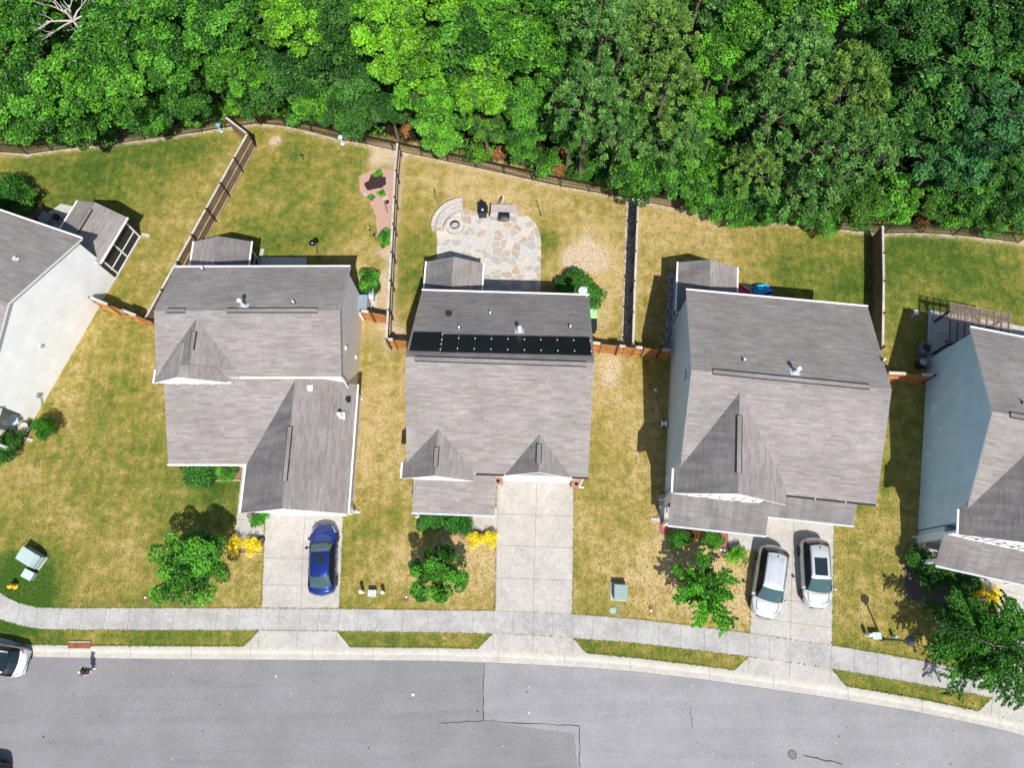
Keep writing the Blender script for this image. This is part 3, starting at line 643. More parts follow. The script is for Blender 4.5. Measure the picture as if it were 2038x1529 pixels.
xt = [882 + k * (1174 - 882) / 9 for k in range(10)]; xb_ = [877 + k * (1178 - 877) / 9 for k in range(10)]
for k in range(9):
    yt = 669 + k * .62; yb_ = 703 + k * .72
    solar([(xt[k] + .6, yt), (xt[k + 1] - .6, yt + .62), (xb_[k + 1] - .6, yb_ + .72), (xb_[k] + .6, yb_)])
solar([(823, 664), (881, 665), (879, 683), (819, 682)]); solar([(819, 683.5), (879, 684.5), (876, 702), (815, 700)])
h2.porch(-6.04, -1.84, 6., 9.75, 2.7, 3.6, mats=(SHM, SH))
h2.down(5.6, -6.2, 4.9); h2.down(-5.4, -8.7, 2.6, (-1, 0))
b = MB(); c = h2.L(1160, 580, 5.2); b.lathe(c, [(.02, 0), (.16, .02), (.3, .1), (.31, .12)], 16); b.tube([c, c + Vector((.25, -.25, -.1)), c + Vector((.3, -.5, -.3))], .03, 6, 1); b.tube([c + Vector((.0, 0, .02)), c + Vector((.3, .2, .35))], .02, 6, 1); b.build('satellite_dish', [GALV, WHITE], h2.root)

# --- blue-grey house with the two silver cars
def blue_house(label, x, y, rot, W_, porch_x1, full):
    h = House(label, x, y, rot, W_, 13.37, 5.57, 8.18, SID_BLUE)
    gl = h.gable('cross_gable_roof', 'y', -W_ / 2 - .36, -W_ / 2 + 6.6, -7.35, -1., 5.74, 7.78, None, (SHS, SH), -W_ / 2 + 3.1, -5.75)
    h.gutter((-W_ / 2 - .42, -7.33), (-W_ / 2 - .42, -5.8), 5.74, gl)
    fx = h.face(-W_ / 2 + .15, -W_ / 2 + 5.6, -W_ / 2 + 3.1, -7.02, 2.9, 5.7, 7.5, 'gable_wall', SID_WHITE)
    for x_ in (1.3, 2.6, 3.45, 4.7): h.window((-W_ / 2 + x_, -7.02, 4.7), .75, 1.4, parent=fx)
    b = MB(); b.box((-W_ / 2 + 3.0, -6.7, 1.6), (5.6, .55, 3.2)); b.build('front_wall', SID_BLUE, h.root)
    ps = h.shed('porch_roof', -W_ / 2 + 0., -W_ / 2 + 6.3, -8.96, 2.8, -6.9, 3.65, None, SHM); h.gutter((-W_ / 2 - .02, -9.02), (-W_ / 2 + 6.32, -9.02), 2.8, ps, GALV)
    for x_ in (.2, 3.2, 6.1): b = MB(); b.box((-W_ / 2 + x_, -8.6, 1.3), (.22, .22, 2.6)); b.build('porch_post', WHITE, h.root)
    b = MB(); b.bar((-W_ / 2 + .2, -8.6, .9), (-W_ / 2 + .2, -7.2, .9), .06, .08); b.bar((-W_ / 2 + .2, -8.6, .25), (-W_ / 2 + .2, -7.2, .25), .05, .06)
    for k in range(9): b.box((-W_ / 2 + .2, -8.45 + k * .14, .55), (.03, .03, .6))
    b.build('porch_railing', WHITE, h.root)
    b = MB(); b.box((-W_ / 2 + .2, -7.0, 1.7), (.16, .5, 3.4)); b.build('corner_board', WHITE, h.root)
    return h, gl
h3, gl3 = blue_house('blue-grey sided house behind the two silver cars', 16.52, 13.48, -6.3, 12.17, 0, True)
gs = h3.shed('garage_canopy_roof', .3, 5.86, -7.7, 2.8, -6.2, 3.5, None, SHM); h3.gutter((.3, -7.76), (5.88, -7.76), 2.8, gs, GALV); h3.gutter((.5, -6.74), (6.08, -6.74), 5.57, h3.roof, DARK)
b = MB(); b.box((3.2, -6.45, 1.2), (4.9, .1, 2.3)); b.build('garage_door', WHITE, h3.root)
ridge_seg(h3, (1419, 740), (1731, 773), 8.18, h3.roof, ('x', 0.)); ridge_seg(h3, (1470, 828), (1470, 942), 7.78, gl3, ('y', -6.085 + 3.1))
h3.flue(h3.hit(1582, 741), .75, h3.roof); h3.pipe(h3.hit(1480, 718), h3.roof); h3.pipe(h3.hit(1757, 718), h3.roof)
h3.porch(-6.17, -1.88, 6.3, 10.28, 2.7, 3.55, mats=(SHM, SH))
h3.window((-h3.xw, -.2 + .6, 6.2), 1.0, .9, 'x', -1)
for y_, z_ in ((-2.2, 6.3), (-2.55, 6.3), (-3.0, 6.2)): b = MB(); b.lathe((-h3.xw - .06, y_, z_), [(.09, -.05), (.11, .03), (.02, .06)], 10, 0, True, 'x'); b.build('wall_vent', WHITE, h3.root)
b = MB(); b.box((-h3.xw - .05, -5.6, 1.2), (.12, .3, .35)); b.build('meter_box', WHITE, h3.root)
h3.down(-6.0, -6.9, 5.3, (-1, 0))

h4, gl4 = blue_house('blue-grey sided house on the right with the dark pergola behind it', 34.48, 10.02, -12.8, 12.5, 0, True)
ridge_seg(h4, (2011, 822), (2300, 890), 8.18, h4.roof, ('x', 0.)); ridge_seg(h4, (2012, 960), (2012, 1001), 7.78, gl4, ('y', -6.25 + 3.1))
h4.pipe(h4.hit(2036, 803), h4.roof); h4.down(-6.1, -6.9, 5.3, (-1, 0))
for px, py, z_ in ((1846, 810, 1.2), (1861, 851, 2.2), (1841, 903, .8)): b = MB(); p = h4.L(px, py, z_); b.box((-h4.xw - .05, p.y, z_), (.1, .22, .3)); b.build('wall_vent', WHITE, h4.root)

# --- white sided house at the left edge
h5 = House('white sided house at the left edge with a screened porch', -39.77, 21.33, -20, 13., 13.1, 5.3, 7.8, SID_WHITE)
p5 = h5.porch(2.3, 6.65, 5.9, 10.05, 2.7, 3.65)
ridge_seg(h5, (187, 419), (158, 464), 3.65, p5, ('y', 4.475))
h5.hood(h5.hit(31, 516), h5.roof, GALV)
r5 = h5.shed('porch_roof', -1., 6.5, -9.0, 2.7, -6.3, 3.6); h5.gutter((-1, -9.06), (6.5, -9.06), 2.7, r5)
for x in (6.2, 3.): b = MB(); b.box((x, -8.7, 1.3), (.2, .2, 2.6)); b.build('porch_post', WHITE, h5.root)
b = MB(); b.box((h5.xw + .05, -1.4, 3.2), (.12, .2, .25)); b.build('wall_vent', GALV, h5.root)
b = MB(); b.box((h5.xw + .08, -4.6, 1.0), (.16, .25, .3))
b.tube([(h5.xw + .05, -4.6, 1.), (h5.xw + .05, -4.7, .5), (h5.xw + .1, -5.2, .15)], .025, 6); b.build('gas_meter', plain('meter_grey', (.3, .3, .32), .5), h5.root)

# ---------------------------------------------------------------- fences
def wood_fence(label, line, side, h=1.85, step=2.45, boards=FENCE, cap=True, cedar=False, rails=True):
    """line: plan points; side: +1 / -1 = which side of the run (left/right) shows rails and posts"""
    P = [Vector((p.x, p.y, 0)) for p in line]
    t = thing('wood_fence', label, 'fence', P[0], 0, 'wooden garden fences'); O = P[0]
    bd = MB(); cp = MB(); posts = []
    for a, c in zip(P[:-1], P[1:]):
        d = c - a; L_ = d.length; d.normalize(); n = Vector((-d.y, d.x, 0)) * side; rz = math.atan2(d.y, d.x)
        k = 0.
        while k < L_ - .02:
            w = min(.142, L_ - k); q = a + d * (k + w / 2) - O
            bd.box((*q.xy, h / 2 - .02 + RND.uniform(-.012, .012)), (w - .008, .022, h - .06), rz + RND.uniform(-.01, .01)); k += .145
        if cap: cp.bar(a - O + Vector((0, 0, h)), c - O + Vector((0, 0, h)), .16, .045)
        if rails:
            r = MB()
            for z in (.12, h * .52): r.bar(a - O + n * .05 + Vector((0, 0, z)), c - O + n * .05 + Vector((0, 0, z)), .05, .1)
            r.build('rail', RAIL, t)
        m = max(1, round(L_ / step))
        for i in range(m + 1):
            q = a + d * (L_ * i / m) - O + n * .07
            if all((q - z).length > .3 for z in posts): posts.append(q)
    bd.build('board_panel', boards, t)
    if cap: cp.build('cap_rail', CAP, t)
    for q in posts:
        b = MB(); b.box((*q.xy, h / 2 + .03), (.11, .11, h + .08)); b.box((*q.xy, h + .09), (.15, .15, .04)); b.build('post', POSTM, t)
    return t
HT = 1.85
wood_fence('long dark board fence slanting between the white house and the grey house yard', [at(449, 233, HT), at(492, 266, HT), at(289, 634, HT)], 1)
wood_fence('board fence with pale cap along the pink mulch bed', [at(791, 284, HT), at(786, 340, HT), at(769, 678, HT)], 1)
wood_fence('board fence with pale cap beside the pale gravel strip', [at(1271, 387, HT), at(1264, 560, HT), at(1260, 686, HT)], -1)
wood_fence('board fence on the right yard boundary ending behind the pergola house', [at(1757, 449, HT), at(1759, 560, HT), at(1757, 690, HT)], 1)
def gate(label, segs):
    """cedar return fence: boards facing the street, wide cap pieces where the gate frame is"""
    P = [at(*p, HT) for p in segs[0]]; t = thing('cedar_gate', label, 'gate', (P[0].x, P[0].y, 0), 0, 'cedar gates and return fences'); O = Vector((P[0].x, P[0].y, 0))
    a, c = P[0], P[-1]; d = (c - a); L_ = d.length; d.normalize(); n = Vector((d.y, -d.x, 0)); rz = math.atan2(d.y, d.x)
    bd = MB(); k = 0
    while k < L_ - .02:
        w = min(.142, L_ - k); q = a + d * (k + w / 2) - O; bd.box((*q.xy, .9 + RND.uniform(-.02, .02)), (w - .01, .025, 1.76), rz); k += .145
    bd.build('board_panel', CEDAR, t)
    for f0, f1 in segs[1]:
        b = MB(); q0, q1 = a + d * L_ * f0 - O, a + d * L_ * f1 - O
        for z, w in ((HT, .2), (1.0, .1), (.2, .1)): b.bar((*(q0 + n * (.06 if z < 1.5 else 0)).xy, z), (*(q1 + n * (.06 if z < 1.5 else 0)).xy, z), w, .05 if z > 1.5 else .1, 0 if z > 1.5 else 1)
        for q in (q0, q1): b.box((*(q + n * .05).xy, .95), (.09, .09, 1.75), rz, 1)
        b.build('gate_frame', [CAP, CEDAR], t)
    for f in segs[2]:
        q = a + d * L_ * f - O; b = MB(); b.box((*q.xy, .95), (.12, .12, 1.9), rz); b.build('post', POSTM, t)
gate('cedar fence closing the gap between the white house and the grey house', ([(178, 592), (306, 642)], [(.0, .28), (.5, .72)], [0, .3, .52, .98]))
gate('orange cedar gate between the grey house wall and the mulch bed fence', ([(716, 618), (770, 627)], [(0.05, .32)], [.02, .42, .97]))
gate('short cedar gate between the long fence and the solar roof house', ([(768, 675), (818, 679)], [(.02, .28)], [0, .3]))
gate('cedar fence with two gate frames between the solar roof house and the gravel', ([(1178, 682), (1262, 692)], [(.02, .2), (.66, .8)], [.01, .22, .62]))
gate('half shaded cedar gate beside the grey river stones', ([(1264, 691), (1336, 697)], [(0, .2), (.75, .98)], [.02, .25, .7]))
gate('cedar fence between the two blue-grey houses', ([(1764, 742), (1866, 747)], [(0.05, .38), (.7, .9)], [.02, .4, .96]))
# black metal fence along the wood
t = thing('metal_fence', 'low black metal picket fence running along the edge of the wood', 'fence', (0, 0, 0))
pn = MB(); ra = MB(); FP = [p for p in FW if -44 < p.x < 46]
for a, c in zip(FP[:-1], FP[1:]):
    d = c - a; L_ = d.length; d.normalize(); rz = math.atan2(d.y, d.x); k = .11
    while k < L_: q = a + d * k; pn.box((q.x, q.y, .68), (.032, .026, 1.2), rz); k += .115
    for z in (.14, 1.12, 1.3): ra.bar((a.x, a.y, z), (c.x, c.y, z), .045, .05)
pn.build('picket_panel', BLACK, t); ra.build('rail', BLACK, t)
for p in FP: b = MB(); b.box((p.x, p.y, .72), (.07, .07, 1.44)); b.build('post', BLACK, t)

# ---------------------------------------------------------------- trees and plants
NR = np.random.default_rng(11)
def unit(n):
    v = NR.normal(size=(n, 3)); return v / np.linalg.norm(v, axis=1)[:, None]
def leaf_mesh(name, P, Nn, size, asp, lv, mat, fold=.25, star=1):
    """one small folded leaf per point: P positions, Nn leaf normals"""
    n = len(P); r = unit(n); U = np.cross(Nn, r); U /= np.linalg.norm(U, axis=1)[:, None] + 1e-9; V_ = np.cross(Nn, U)
    s = (size * NR.uniform(.65, 1.3, n))[:, None]; up = Nn * s * fold
    A = P - U * s * .5; B = P - V_ * s * .5 * asp + up * .4; C = P + U * s * .5 - up * .3; D = P + V_ * s * .5 * asp + up * .4
    vv = np.stack([A, B, C, D], 1).reshape(-1, 3); f = np.arange(4 * n).reshape(-1, 4)
    f = np.concatenate([f[:, [0, 1, 2]], f[:, [0, 2, 3]]])
    me = bpy.data.meshes.new(name); me.from_pydata(vv.tolist(), [], f.tolist()); me.update()
    a = me.attributes.new('lv', 'FLOAT', 'POINT'); a.data.foreach_set('value', np.repeat(np.clip(lv, 0, 1), 4).astype(np.float32))
    me.materials.append(mat); return me
def crown_broad(name, nb, leaf, n, mat, seed, flat=.8, br=(.14, .27), up=.45, asp=.8, deep=.6):
    """crown of unit radius made of leafy boughs of different size, open between them"""
    global NR; NR = np.random.default_rng(seed)
    c = unit(nb) * (NR.uniform(.15, .95, nb) ** .7)[:, None]; c[:, 2] = np.abs(c[:, 2]) * .9 * flat - .25 * (NR.random(nb) < .35)
    r = NR.uniform(*br, nb); tone = NR.uniform(.05, .95, nb)
    i = NR.choice(nb, n, p=r ** 2 / (r ** 2).sum()); d = unit(n); d[:, 2] = np.abs(d[:, 2]) * (1 - .0) - .45 * (NR.random(n) < deep) * NR.random(n); d /= np.linalg.norm(d, axis=1)[:, None]
    rr = r[i] * NR.uniform(.62, 1.06, n); d2 = d.copy(); d2[:, 2] *= .72
    P = c[i] + d2 * rr[:, None]
    nn = d * .6 + unit(n) * .75 + np.array([0, 0, up]); nn /= np.linalg.norm(nn, axis=1)[:, None]
    return leaf_mesh(name, P, nn, leaf, asp, tone[i] + NR.normal(0, .22, n), mat)
def crown_pine(name, nt, per, mat, seed):
    """tufts of needles at the ends of whorled branches"""
    global NR; NR = np.random.default_rng(seed)
    a = NR.uniform(0, 2 * PI, nt); rr = NR.uniform(.08, 1., nt) ** .75; z = (1 - rr ** 1.5) * .9 + NR.uniform(-.25, .1, nt) - .2
    k = np.round(a / (2 * PI) * 9) / 9 * 2 * PI; a = a * .45 + k * .55
    c = np.stack([rr * np.cos(a), rr * np.sin(a), z], 1); tr = NR.uniform(.07, .15, nt); tone = NR.uniform(.1, .9, nt)
    i = np.repeat(np.arange(nt), per); n = len(i); d = unit(n); d[:, 2] = np.abs(d[:, 2]) * .9 + .1
    P = c[i] + d * (tr[i] * NR.uniform(.3, 1., n))[:, None]
    nn = np.cross(d, unit(n)); nn /= np.linalg.norm(nn, axis=1)[:, None]
    nn = nn * .8 + np.array([0, 0, .7]); nn /= np.linalg.norm(nn, axis=1)[:, None]
    return leaf_mesh(name, P, nn, .085, .32, tone[i] + NR.normal(0, .15, n), mat, .1)
def crown_boughs(name, nbr, per, leaf, mat, seed, rise=.5, droop=.1, wid=.13, sub=5):
    """open crown: leaves along long outward branches (young maples, drooping elms)"""
    global NR; NR = np.random.default_rng(seed); P = []; lv = []; paths = []
    for b_ in range(nbr):
        a = b_ * 2.39996 + NR.uniform(-.25, .25); L_ = NR.uniform(.72, 1.12) if b_ % 3 else NR.uniform(.3, .6); z0 = NR.uniform(-.35, .25); rs = rise * NR.uniform(.4, 1.5) * (1 if b_ % 3 else 1.6)
        f = lambda t: np.array([math.cos(a) * L_ * t, math.sin(a) * L_ * t, z0 + rs * t - droop * 2 * t * t])
        paths.append([f(t) for t in (0, .35, .7, 1.)]); br = [(f, .12, 1.)]
        for q in range(sub):
            t0 = .2 + .75 * (q + .5) / sub; a2 = a + (-1) ** q * NR.uniform(.55, .9); l2 = L_ * NR.uniform(.25, .42) * (1.15 - t0 * .7)
            br.append(((lambda t, t0=t0, a2=a2, l2=l2: f(t0) + np.array([math.cos(a2) * l2 * t, math.sin(a2) * l2 * t, .1 * t - droop * t * t])), 0., .55))
        tn = NR.uniform(.15, .85)
        for (h_, t1, w) in br:
            m = int(per * w / (1 + sub * .4)); t = NR.uniform(t1, 1., m)
            P += [h_(x) + NR.normal(0, wid * (1.05 - .6 * x), 3) * np.array([1, 1, .6]) for x in t]; lv += list(tn + NR.normal(0, .2, m))
    P = np.array(P); n = len(P); nn = unit(n) * .8 + np.array([0, 0, .75]); nn /= np.linalg.norm(nn, axis=1)[:, None]
    return leaf_mesh(name, P, nn, leaf, .75, np.array(lv), mat), paths
CR = {}
for k in range(3): CR['b%d' % k] = crown_broad('crown_leaves', 84, .068, 15000, LEAF, 20 + k)
for k in range(2): CR['y%d' % k] = crown_broad('crown_leaves', 76, .078, 13000, LEAF, 30 + k, br=(.14, .27), up=.6)
for k in range(2): CR['f%d' % k] = crown_broad('crown_leaves', 70, .075, 9500, LEAF_F, 40 + k, br=(.14, .28), up=.3, asp=.55)
for k in range(2): CR['d%d' % k] = crown_broad('crown_leaves', 95, .075, 11500, LEAF_F, 50 + k, br=(.09, .2), up=.5, asp=.5)
for k in range(3): CR['p%d' % k] = crown_pine('crown_needles', 210, 44, NEEDLE, 60 + k)
def trunk_mesh(seed, r=.05, nl=7, mat=BARK, z0=-1.6):
    """tapered trunk with limbs, in crown units (crown radius 1, crown centre at z 0)"""
    q = random.Random(seed); b = MB(); tz = .45
    b.tube([(0, 0, z0), (q.uniform(-.03, .03), q.uniform(-.03, .03), z0 * .5), (q.uniform(-.05, .05), q.uniform(-.05, .05), 0), (q.uniform(-.1, .1), q.uniform(-.1, .1), tz)], [r * 1.5, r, r * .8, r * .25], 9)
    for i in range(nl):
        a = i * 2.4 + q.uniform(-.3, .3); z = q.uniform(-.5, .25); l = q.uniform(.5, .85); e = Vector((math.cos(a) * l, math.sin(a) * l, z + q.uniform(.1, .5)))
        m = Vector((math.cos(a) * l * .5, math.sin(a) * l * .5, z + .12)); b.tube([(0, 0, z - .05), m, e], [r * .55, r * .34, r * .1], 6)
        for s_ in (-.5, .5): b.tube([m, (m.x + math.cos(a + s_) * l * .45, m.y + math.sin(a + s_) * l * .45, m.z + .2)], [r * .26, r * .07], 5)
    return b
TM = {}
def plant(name, label, cat, px, py, rpx, h, kind, tint=(1, 1, 1), group=None, flat=1., trunk=True, base=None):
    """h = height of the crown's middle; rpx = crown radius in photo pixels"""
    p = at(px, py, h); B = p.copy(); lean = 0.
    if group and 'wood' in group:                       # trees of the wood root behind the fence and lean out to the light
        while h > 2.2 and fy(p.x) + .8 - p.y > .3 * h: h *= .94; p = at(px, py, h)
        B = Vector((p.x, max(p.y, fy(p.x) + .8), 0)); lean = math.atan2(B.y - p.y, h)
    R = (at(px + rpx, py, h) - p).length
    t = thing(name, label, cat, (B.x, B.y, 0), 0, group); t.rotation_euler = Matrix.Rotation(lean, 3, 'X').to_euler(); h = h / math.cos(lean); za = RND.uniform(0, 6.28)
    o = bpy.data.objects.new('crown', CR[kind]); COL.objects.link(o); o.parent = t; o.location = (0, 0, h); o.rotation_euler.z = za; o.scale = (R, R, R * flat * RND.uniform(.9, 1.1)); o.color = (*tint, 1)
    if trunk:
        key = (kind, round(h / R * 4))
        if key not in TM: TM[key] = trunk_mesh(len(TM) + 3, .05, 7, BARK, -max(h / R, .3)).build('trunk', BARK); k = TM[key]
        else: k = TM[key].copy(); COL.objects.link(k)
        k.parent = t; k.location = (0, 0, h); k.rotation_euler.z = za; k.scale = (R, R, R)
    return t
BR = (1.15, 1.15, .9); MID = (.9, .95, 1); DKG = (.85, .9, .95); YG = (1.55, 1.3, .8); BLU = (.9, 1.05, 1.9); OLV = (1.18, 1.02, .85)
WOOD = [  # px, py, radius px, crown height, kind, tint, label
 (40, 215, 75, 7, 'b0', MID, 'leafy green tree over the metal fence at the left edge of the wood'),
 (20, 70, 70, 8, 'b1', MID, 'green broadleaf tree in the top left corner of the wood'),
 (130, 165, 70, 8, 'b2', BR, 'bright green tree just below the bare bleached branches'),
 (165, 235, 62, 6, 'b0', MID, 'dense green tree by the fence, third crown from the left edge'),
 (225, 75, 72, 9, 'b1', MID, 'green tree just right of the bare bleached branches'),
 (240, 170, 66, 8, 'y0', BR, 'glossy bright tree in the middle of the left wood'),
 (290, 225, 58, 6, 'b2', MID, 'green tree near the fence left of the brown gap'),
 (340, 120, 62, 8, 'b0', MID, 'round green tree up and left of the brown gap'),
 (370, 205, 45, 5, 'b1', DKG, 'small dark tree at the left side of the brown gap'),
 (320, 20, 70, 9, 'b2', MID, 'green tree at the top edge above the brown gap'),
 (95, 20, 50, 7, 'b0', DKG, 'dim tree behind the bleached branches'),
 (430, 50, 70, 9, 'b0', MID, 'green tree at the top edge just right of the brown gap'),
 (465, 130, 55, 7, 'b1', BR, 'light green tree right of the brown gap'),
 (575, 48, 62, 9, 'y0', YG, 'yellow-green tree standing out at the top left of the wood'),
 (505, 195, 58, 5, 'f0', MID, 'fine leaved green thicket tree above the corner of the metal fence'),
 (590, 150, 70, 6, 'f1', DKG, 'dark fine leaved tree below the yellow-green tree'),
 (655, 80, 66, 8, 'f0', DKG, 'dark fine leaved tree right of the yellow-green tree'),
 (640, 215, 50, 4, 'b2', BR, 'bright small leaved tree above the pale round post'),
 (720, 150, 74, 6, 'f1', DKG, 'wide dark fine leaved tree left of the brightest maple'),
 (700, 235, 56, 4.5, 'f0', MID, 'fine leaved tree at the fence behind the pink mulch bed'),
 (775, 225, 50, 4.5, 'f1', DKG, 'dark fine leaved tree behind the end of the mulch bed fence'),
 (770, 45, 70, 11, 'y1', YG, 'brightest yellow-green maple at the top of the wood'),
 (815, 120, 66, 10, 'y0', YG, 'brilliant yellow-green maple crown just under the top one'),
 (850, 195, 60, 8, 'y1', BR, 'bright green maple in the middle of the wood'),
 (930, 80, 76, 10, 'b0', MID, 'mid green maple between the yellow-green ones'),
 (880, 255, 56, 6, 'y0', BR, 'bright maple low down near the fence above the patio'),
 (960, 175, 62, 9, 'y1', YG, 'yellow-green maple right of the bright middle one'),
 (1050, 80, 72, 10, 'b1', BR, 'bright glossy tree beside the first pine'),
 (1000, 20, 60, 10, 'y0', BR, 'bright tree at the top edge in the middle of the photo'),
 (965, 250, 50, 5, 'd0', OLV, 'feathery olive tree above the patio fence'),
 (1035, 215, 52, 7, 'b2', MID, 'green tree with large leaves left of the pine trunk'),
 (1040, 290, 42, 3.5, 'b0', MID, 'small bright tree leaning over the metal fence near the brown shrub'),
 (1200, 60, 86, 13, 'p0', MID, 'tall pine at the top edge, left one of the pine group'),
 (1310, 60, 80, 13, 'p1', OLV, 'tall pine at the top edge with yellowish tufts'),
 (1175, 195, 82, 10, 'p2', MID, 'soft pine left of the dark pine trunk'),
 (1325, 175, 82, 11, 'p0', OLV, 'yellow tufted pine right of the dark pine trunk'),
 (1235, 255, 72, 8, 'p1', MID, 'pine below the dark trunk, nearest the fence'),
 (1345, 275, 66, 8, 'p2', MID, 'pine crown above the glossy tree at the fence'),
 (1270, 350, 62, 5, 'b1', MID, 'glossy tree overhanging the metal fence left of the gravel fence end'),
 (1345, 360, 56, 4.5, 'b2', MID, 'glossy tree overhanging the metal fence by the gravel fence end'),
 (1430, 110, 60, 10, 'b0', BR, 'bright leafy tree between the two groups of pines'),
 (1490, 50, 66, 11, 'b1', BR, 'bright leafy tree at the top edge between the pines'),
 (1415, 230, 50, 8, 'y1', BR, 'narrow bright tree between the pines'),
 (1385, 330, 52, 5, 'b0', BR, 'bright tree low between the pines and the fence'),
 (1400, 400, 46, 3, 'b2', MID, 'leafy tree at the fence near the blue-grey house yard'),
 (1580, 110, 92, 12, 'p0', MID, 'large grey-green pine at the upper right'),
 (1680, 170, 96, 11, 'p1', OLV, 'large pine with bronze tufts at the upper right'),
 (1545, 215, 84, 10, 'p2', MID, 'grey-green pine with a slanting trunk showing below it'),
 (1650, 290, 96, 9, 'p0', MID, 'broad pine in the middle of the right wood'),
 (1725, 290, 74, 8, 'p2', MID, 'pine at the right side of the pine group'),
 (1600, 375, 72, 6, 'p1', MID, 'low pine close to the fence behind the lawn'),
 (1500, 330, 58, 7, 'p0', OLV, 'pine crown at the left of the slanting trunk'),
 (1455, 395, 50, 4, 'b1', DKG, 'dark leafy tree at the foot of the slanting pine trunk'),
 (1520, 412, 46, 3, 'b0', MID, 'small green tree on the fence below the slanting trunk'),
 (1800, 60, 90, 11, 'd0', DKG, 'dark feathery tree at the top right'),
 (1900, 130, 96, 11, 'd1', MID, 'big feathery oak at the right of the wood'),
 (1990, 50, 84, 12, 'd0', DKG, 'dark oak in the top right corner'),
 (1830, 220, 80, 9, 'd1', MID, 'feathery tree right of the pines'),
 (1965, 225, 86, 10, 'd0', BLU, 'bluish green tree at the right edge of the wood'),
 (1880, 310, 78, 7, 'd1', BLU, 'bluish tree low on the right side of the wood'),
 (1700, 405, 56, 4, 'f0', OLV, 'olive bushy tree above the right boundary fence'),
 (1775, 395, 54, 4, 'y1', BR, 'bright bush tree over the end of the right boundary fence'),
 (1640, 425, 42, 2.6, 'b2', DKG, 'dark low tree on the fence behind the right lawn'),
 (2010, 330, 62, 6, 'd1', MID, 'feathery tree at the right edge above the fence'),
 (1925, 395, 58, 4, 'b1', DKG, 'dark leafy tree with pale blossom dots near the right fence'),
 (2015, 420, 54, 3.5, 'f1', DKG, 'dark tree at the right end of the metal fence'),
 (1860, 420, 44, 2.8, 'f0', OLV, 'low olive tree in the dark gap near the right fence'),
 (1135, 262, 48, 5, 'f1', DKG, 'dim tree in the shaded gap left of the pines'),
 (540, 110, 46, 6, 'f1', MID, 'fine leaved tree left of the yellow-green tree'),
 (1110, 140, 50, 8, 'b2', MID, 'green tree filling the gap before the pines'),
 (60, -50, 80, 9, 'b1', MID, 'tree cut by the top edge in the left corner of the photo'), (250, -40, 76, 9, 'b0', MID, 'tree cut by the top edge right of the bleached branches'), (520, -20, 72, 9, 'b2', MID, 'green tree cut by the top edge left of the yellow-green tree'), (660, -10, 74, 9, 'f0', MID, 'fine leaved tree cut by the top edge left of the brightest maple'), (880, -30, 80, 11, 'y0', YG, 'yellow-green tree cut by the top edge right of the brightest maple'),
 (1120, -30, 80, 12, 'b0', MID, 'green tree cut by the top edge left of the pines'), (1260, -50, 90, 13, 'p2', MID, 'pine cut by the top edge between the two tallest pines'), (1400, -30, 80, 12, 'p0', DKG, 'dark pine cut by the top edge'), (1600, -20, 90, 12, 'b1', BR, 'bright tree cut by the top edge above the large grey-green pine'), (1720, -30, 80, 11, 'd1', DKG, 'dark tree cut by the top edge above the bronze pine'), (1880, -40, 90, 12, 'd1', MID, 'oak cut by the top edge near the right corner'),
 (1745, 130, 60, 9, 'b2', DKG, 'dark tree between the pines and the oaks'),
]
for px, py, r, h, k, tn, lb in WOOD:
    j = RND.uniform(.92, 1.1); plant('pine_tree' if k[0] == 'p' else 'broadleaf_tree', lb, 'tree', px, py - (14 if py > 190 and px < 1100 else 16 if (py > 320 and 1100 < px < 1440) or (py > 380 and px > 1840) else 0), r * (1.02 if k[0] == 'p' else 1.16 if k[0] == 'd' else 1.07), h, k, tuple(c * j for c in tn), 'trees of the wood', 1. if k[0] != 'p' else 1.15)
for k in range(2): CR['s%d' % k] = crown_broad('shrub_leaves', 22, .11, 3000, LEAF, 70 + k, br=(.25, .42), up=.4)
CR['x'] = crown_broad('shrub_leaves', 14, .14, 900, LEAF_DEAD, 77, br=(.3, .5))
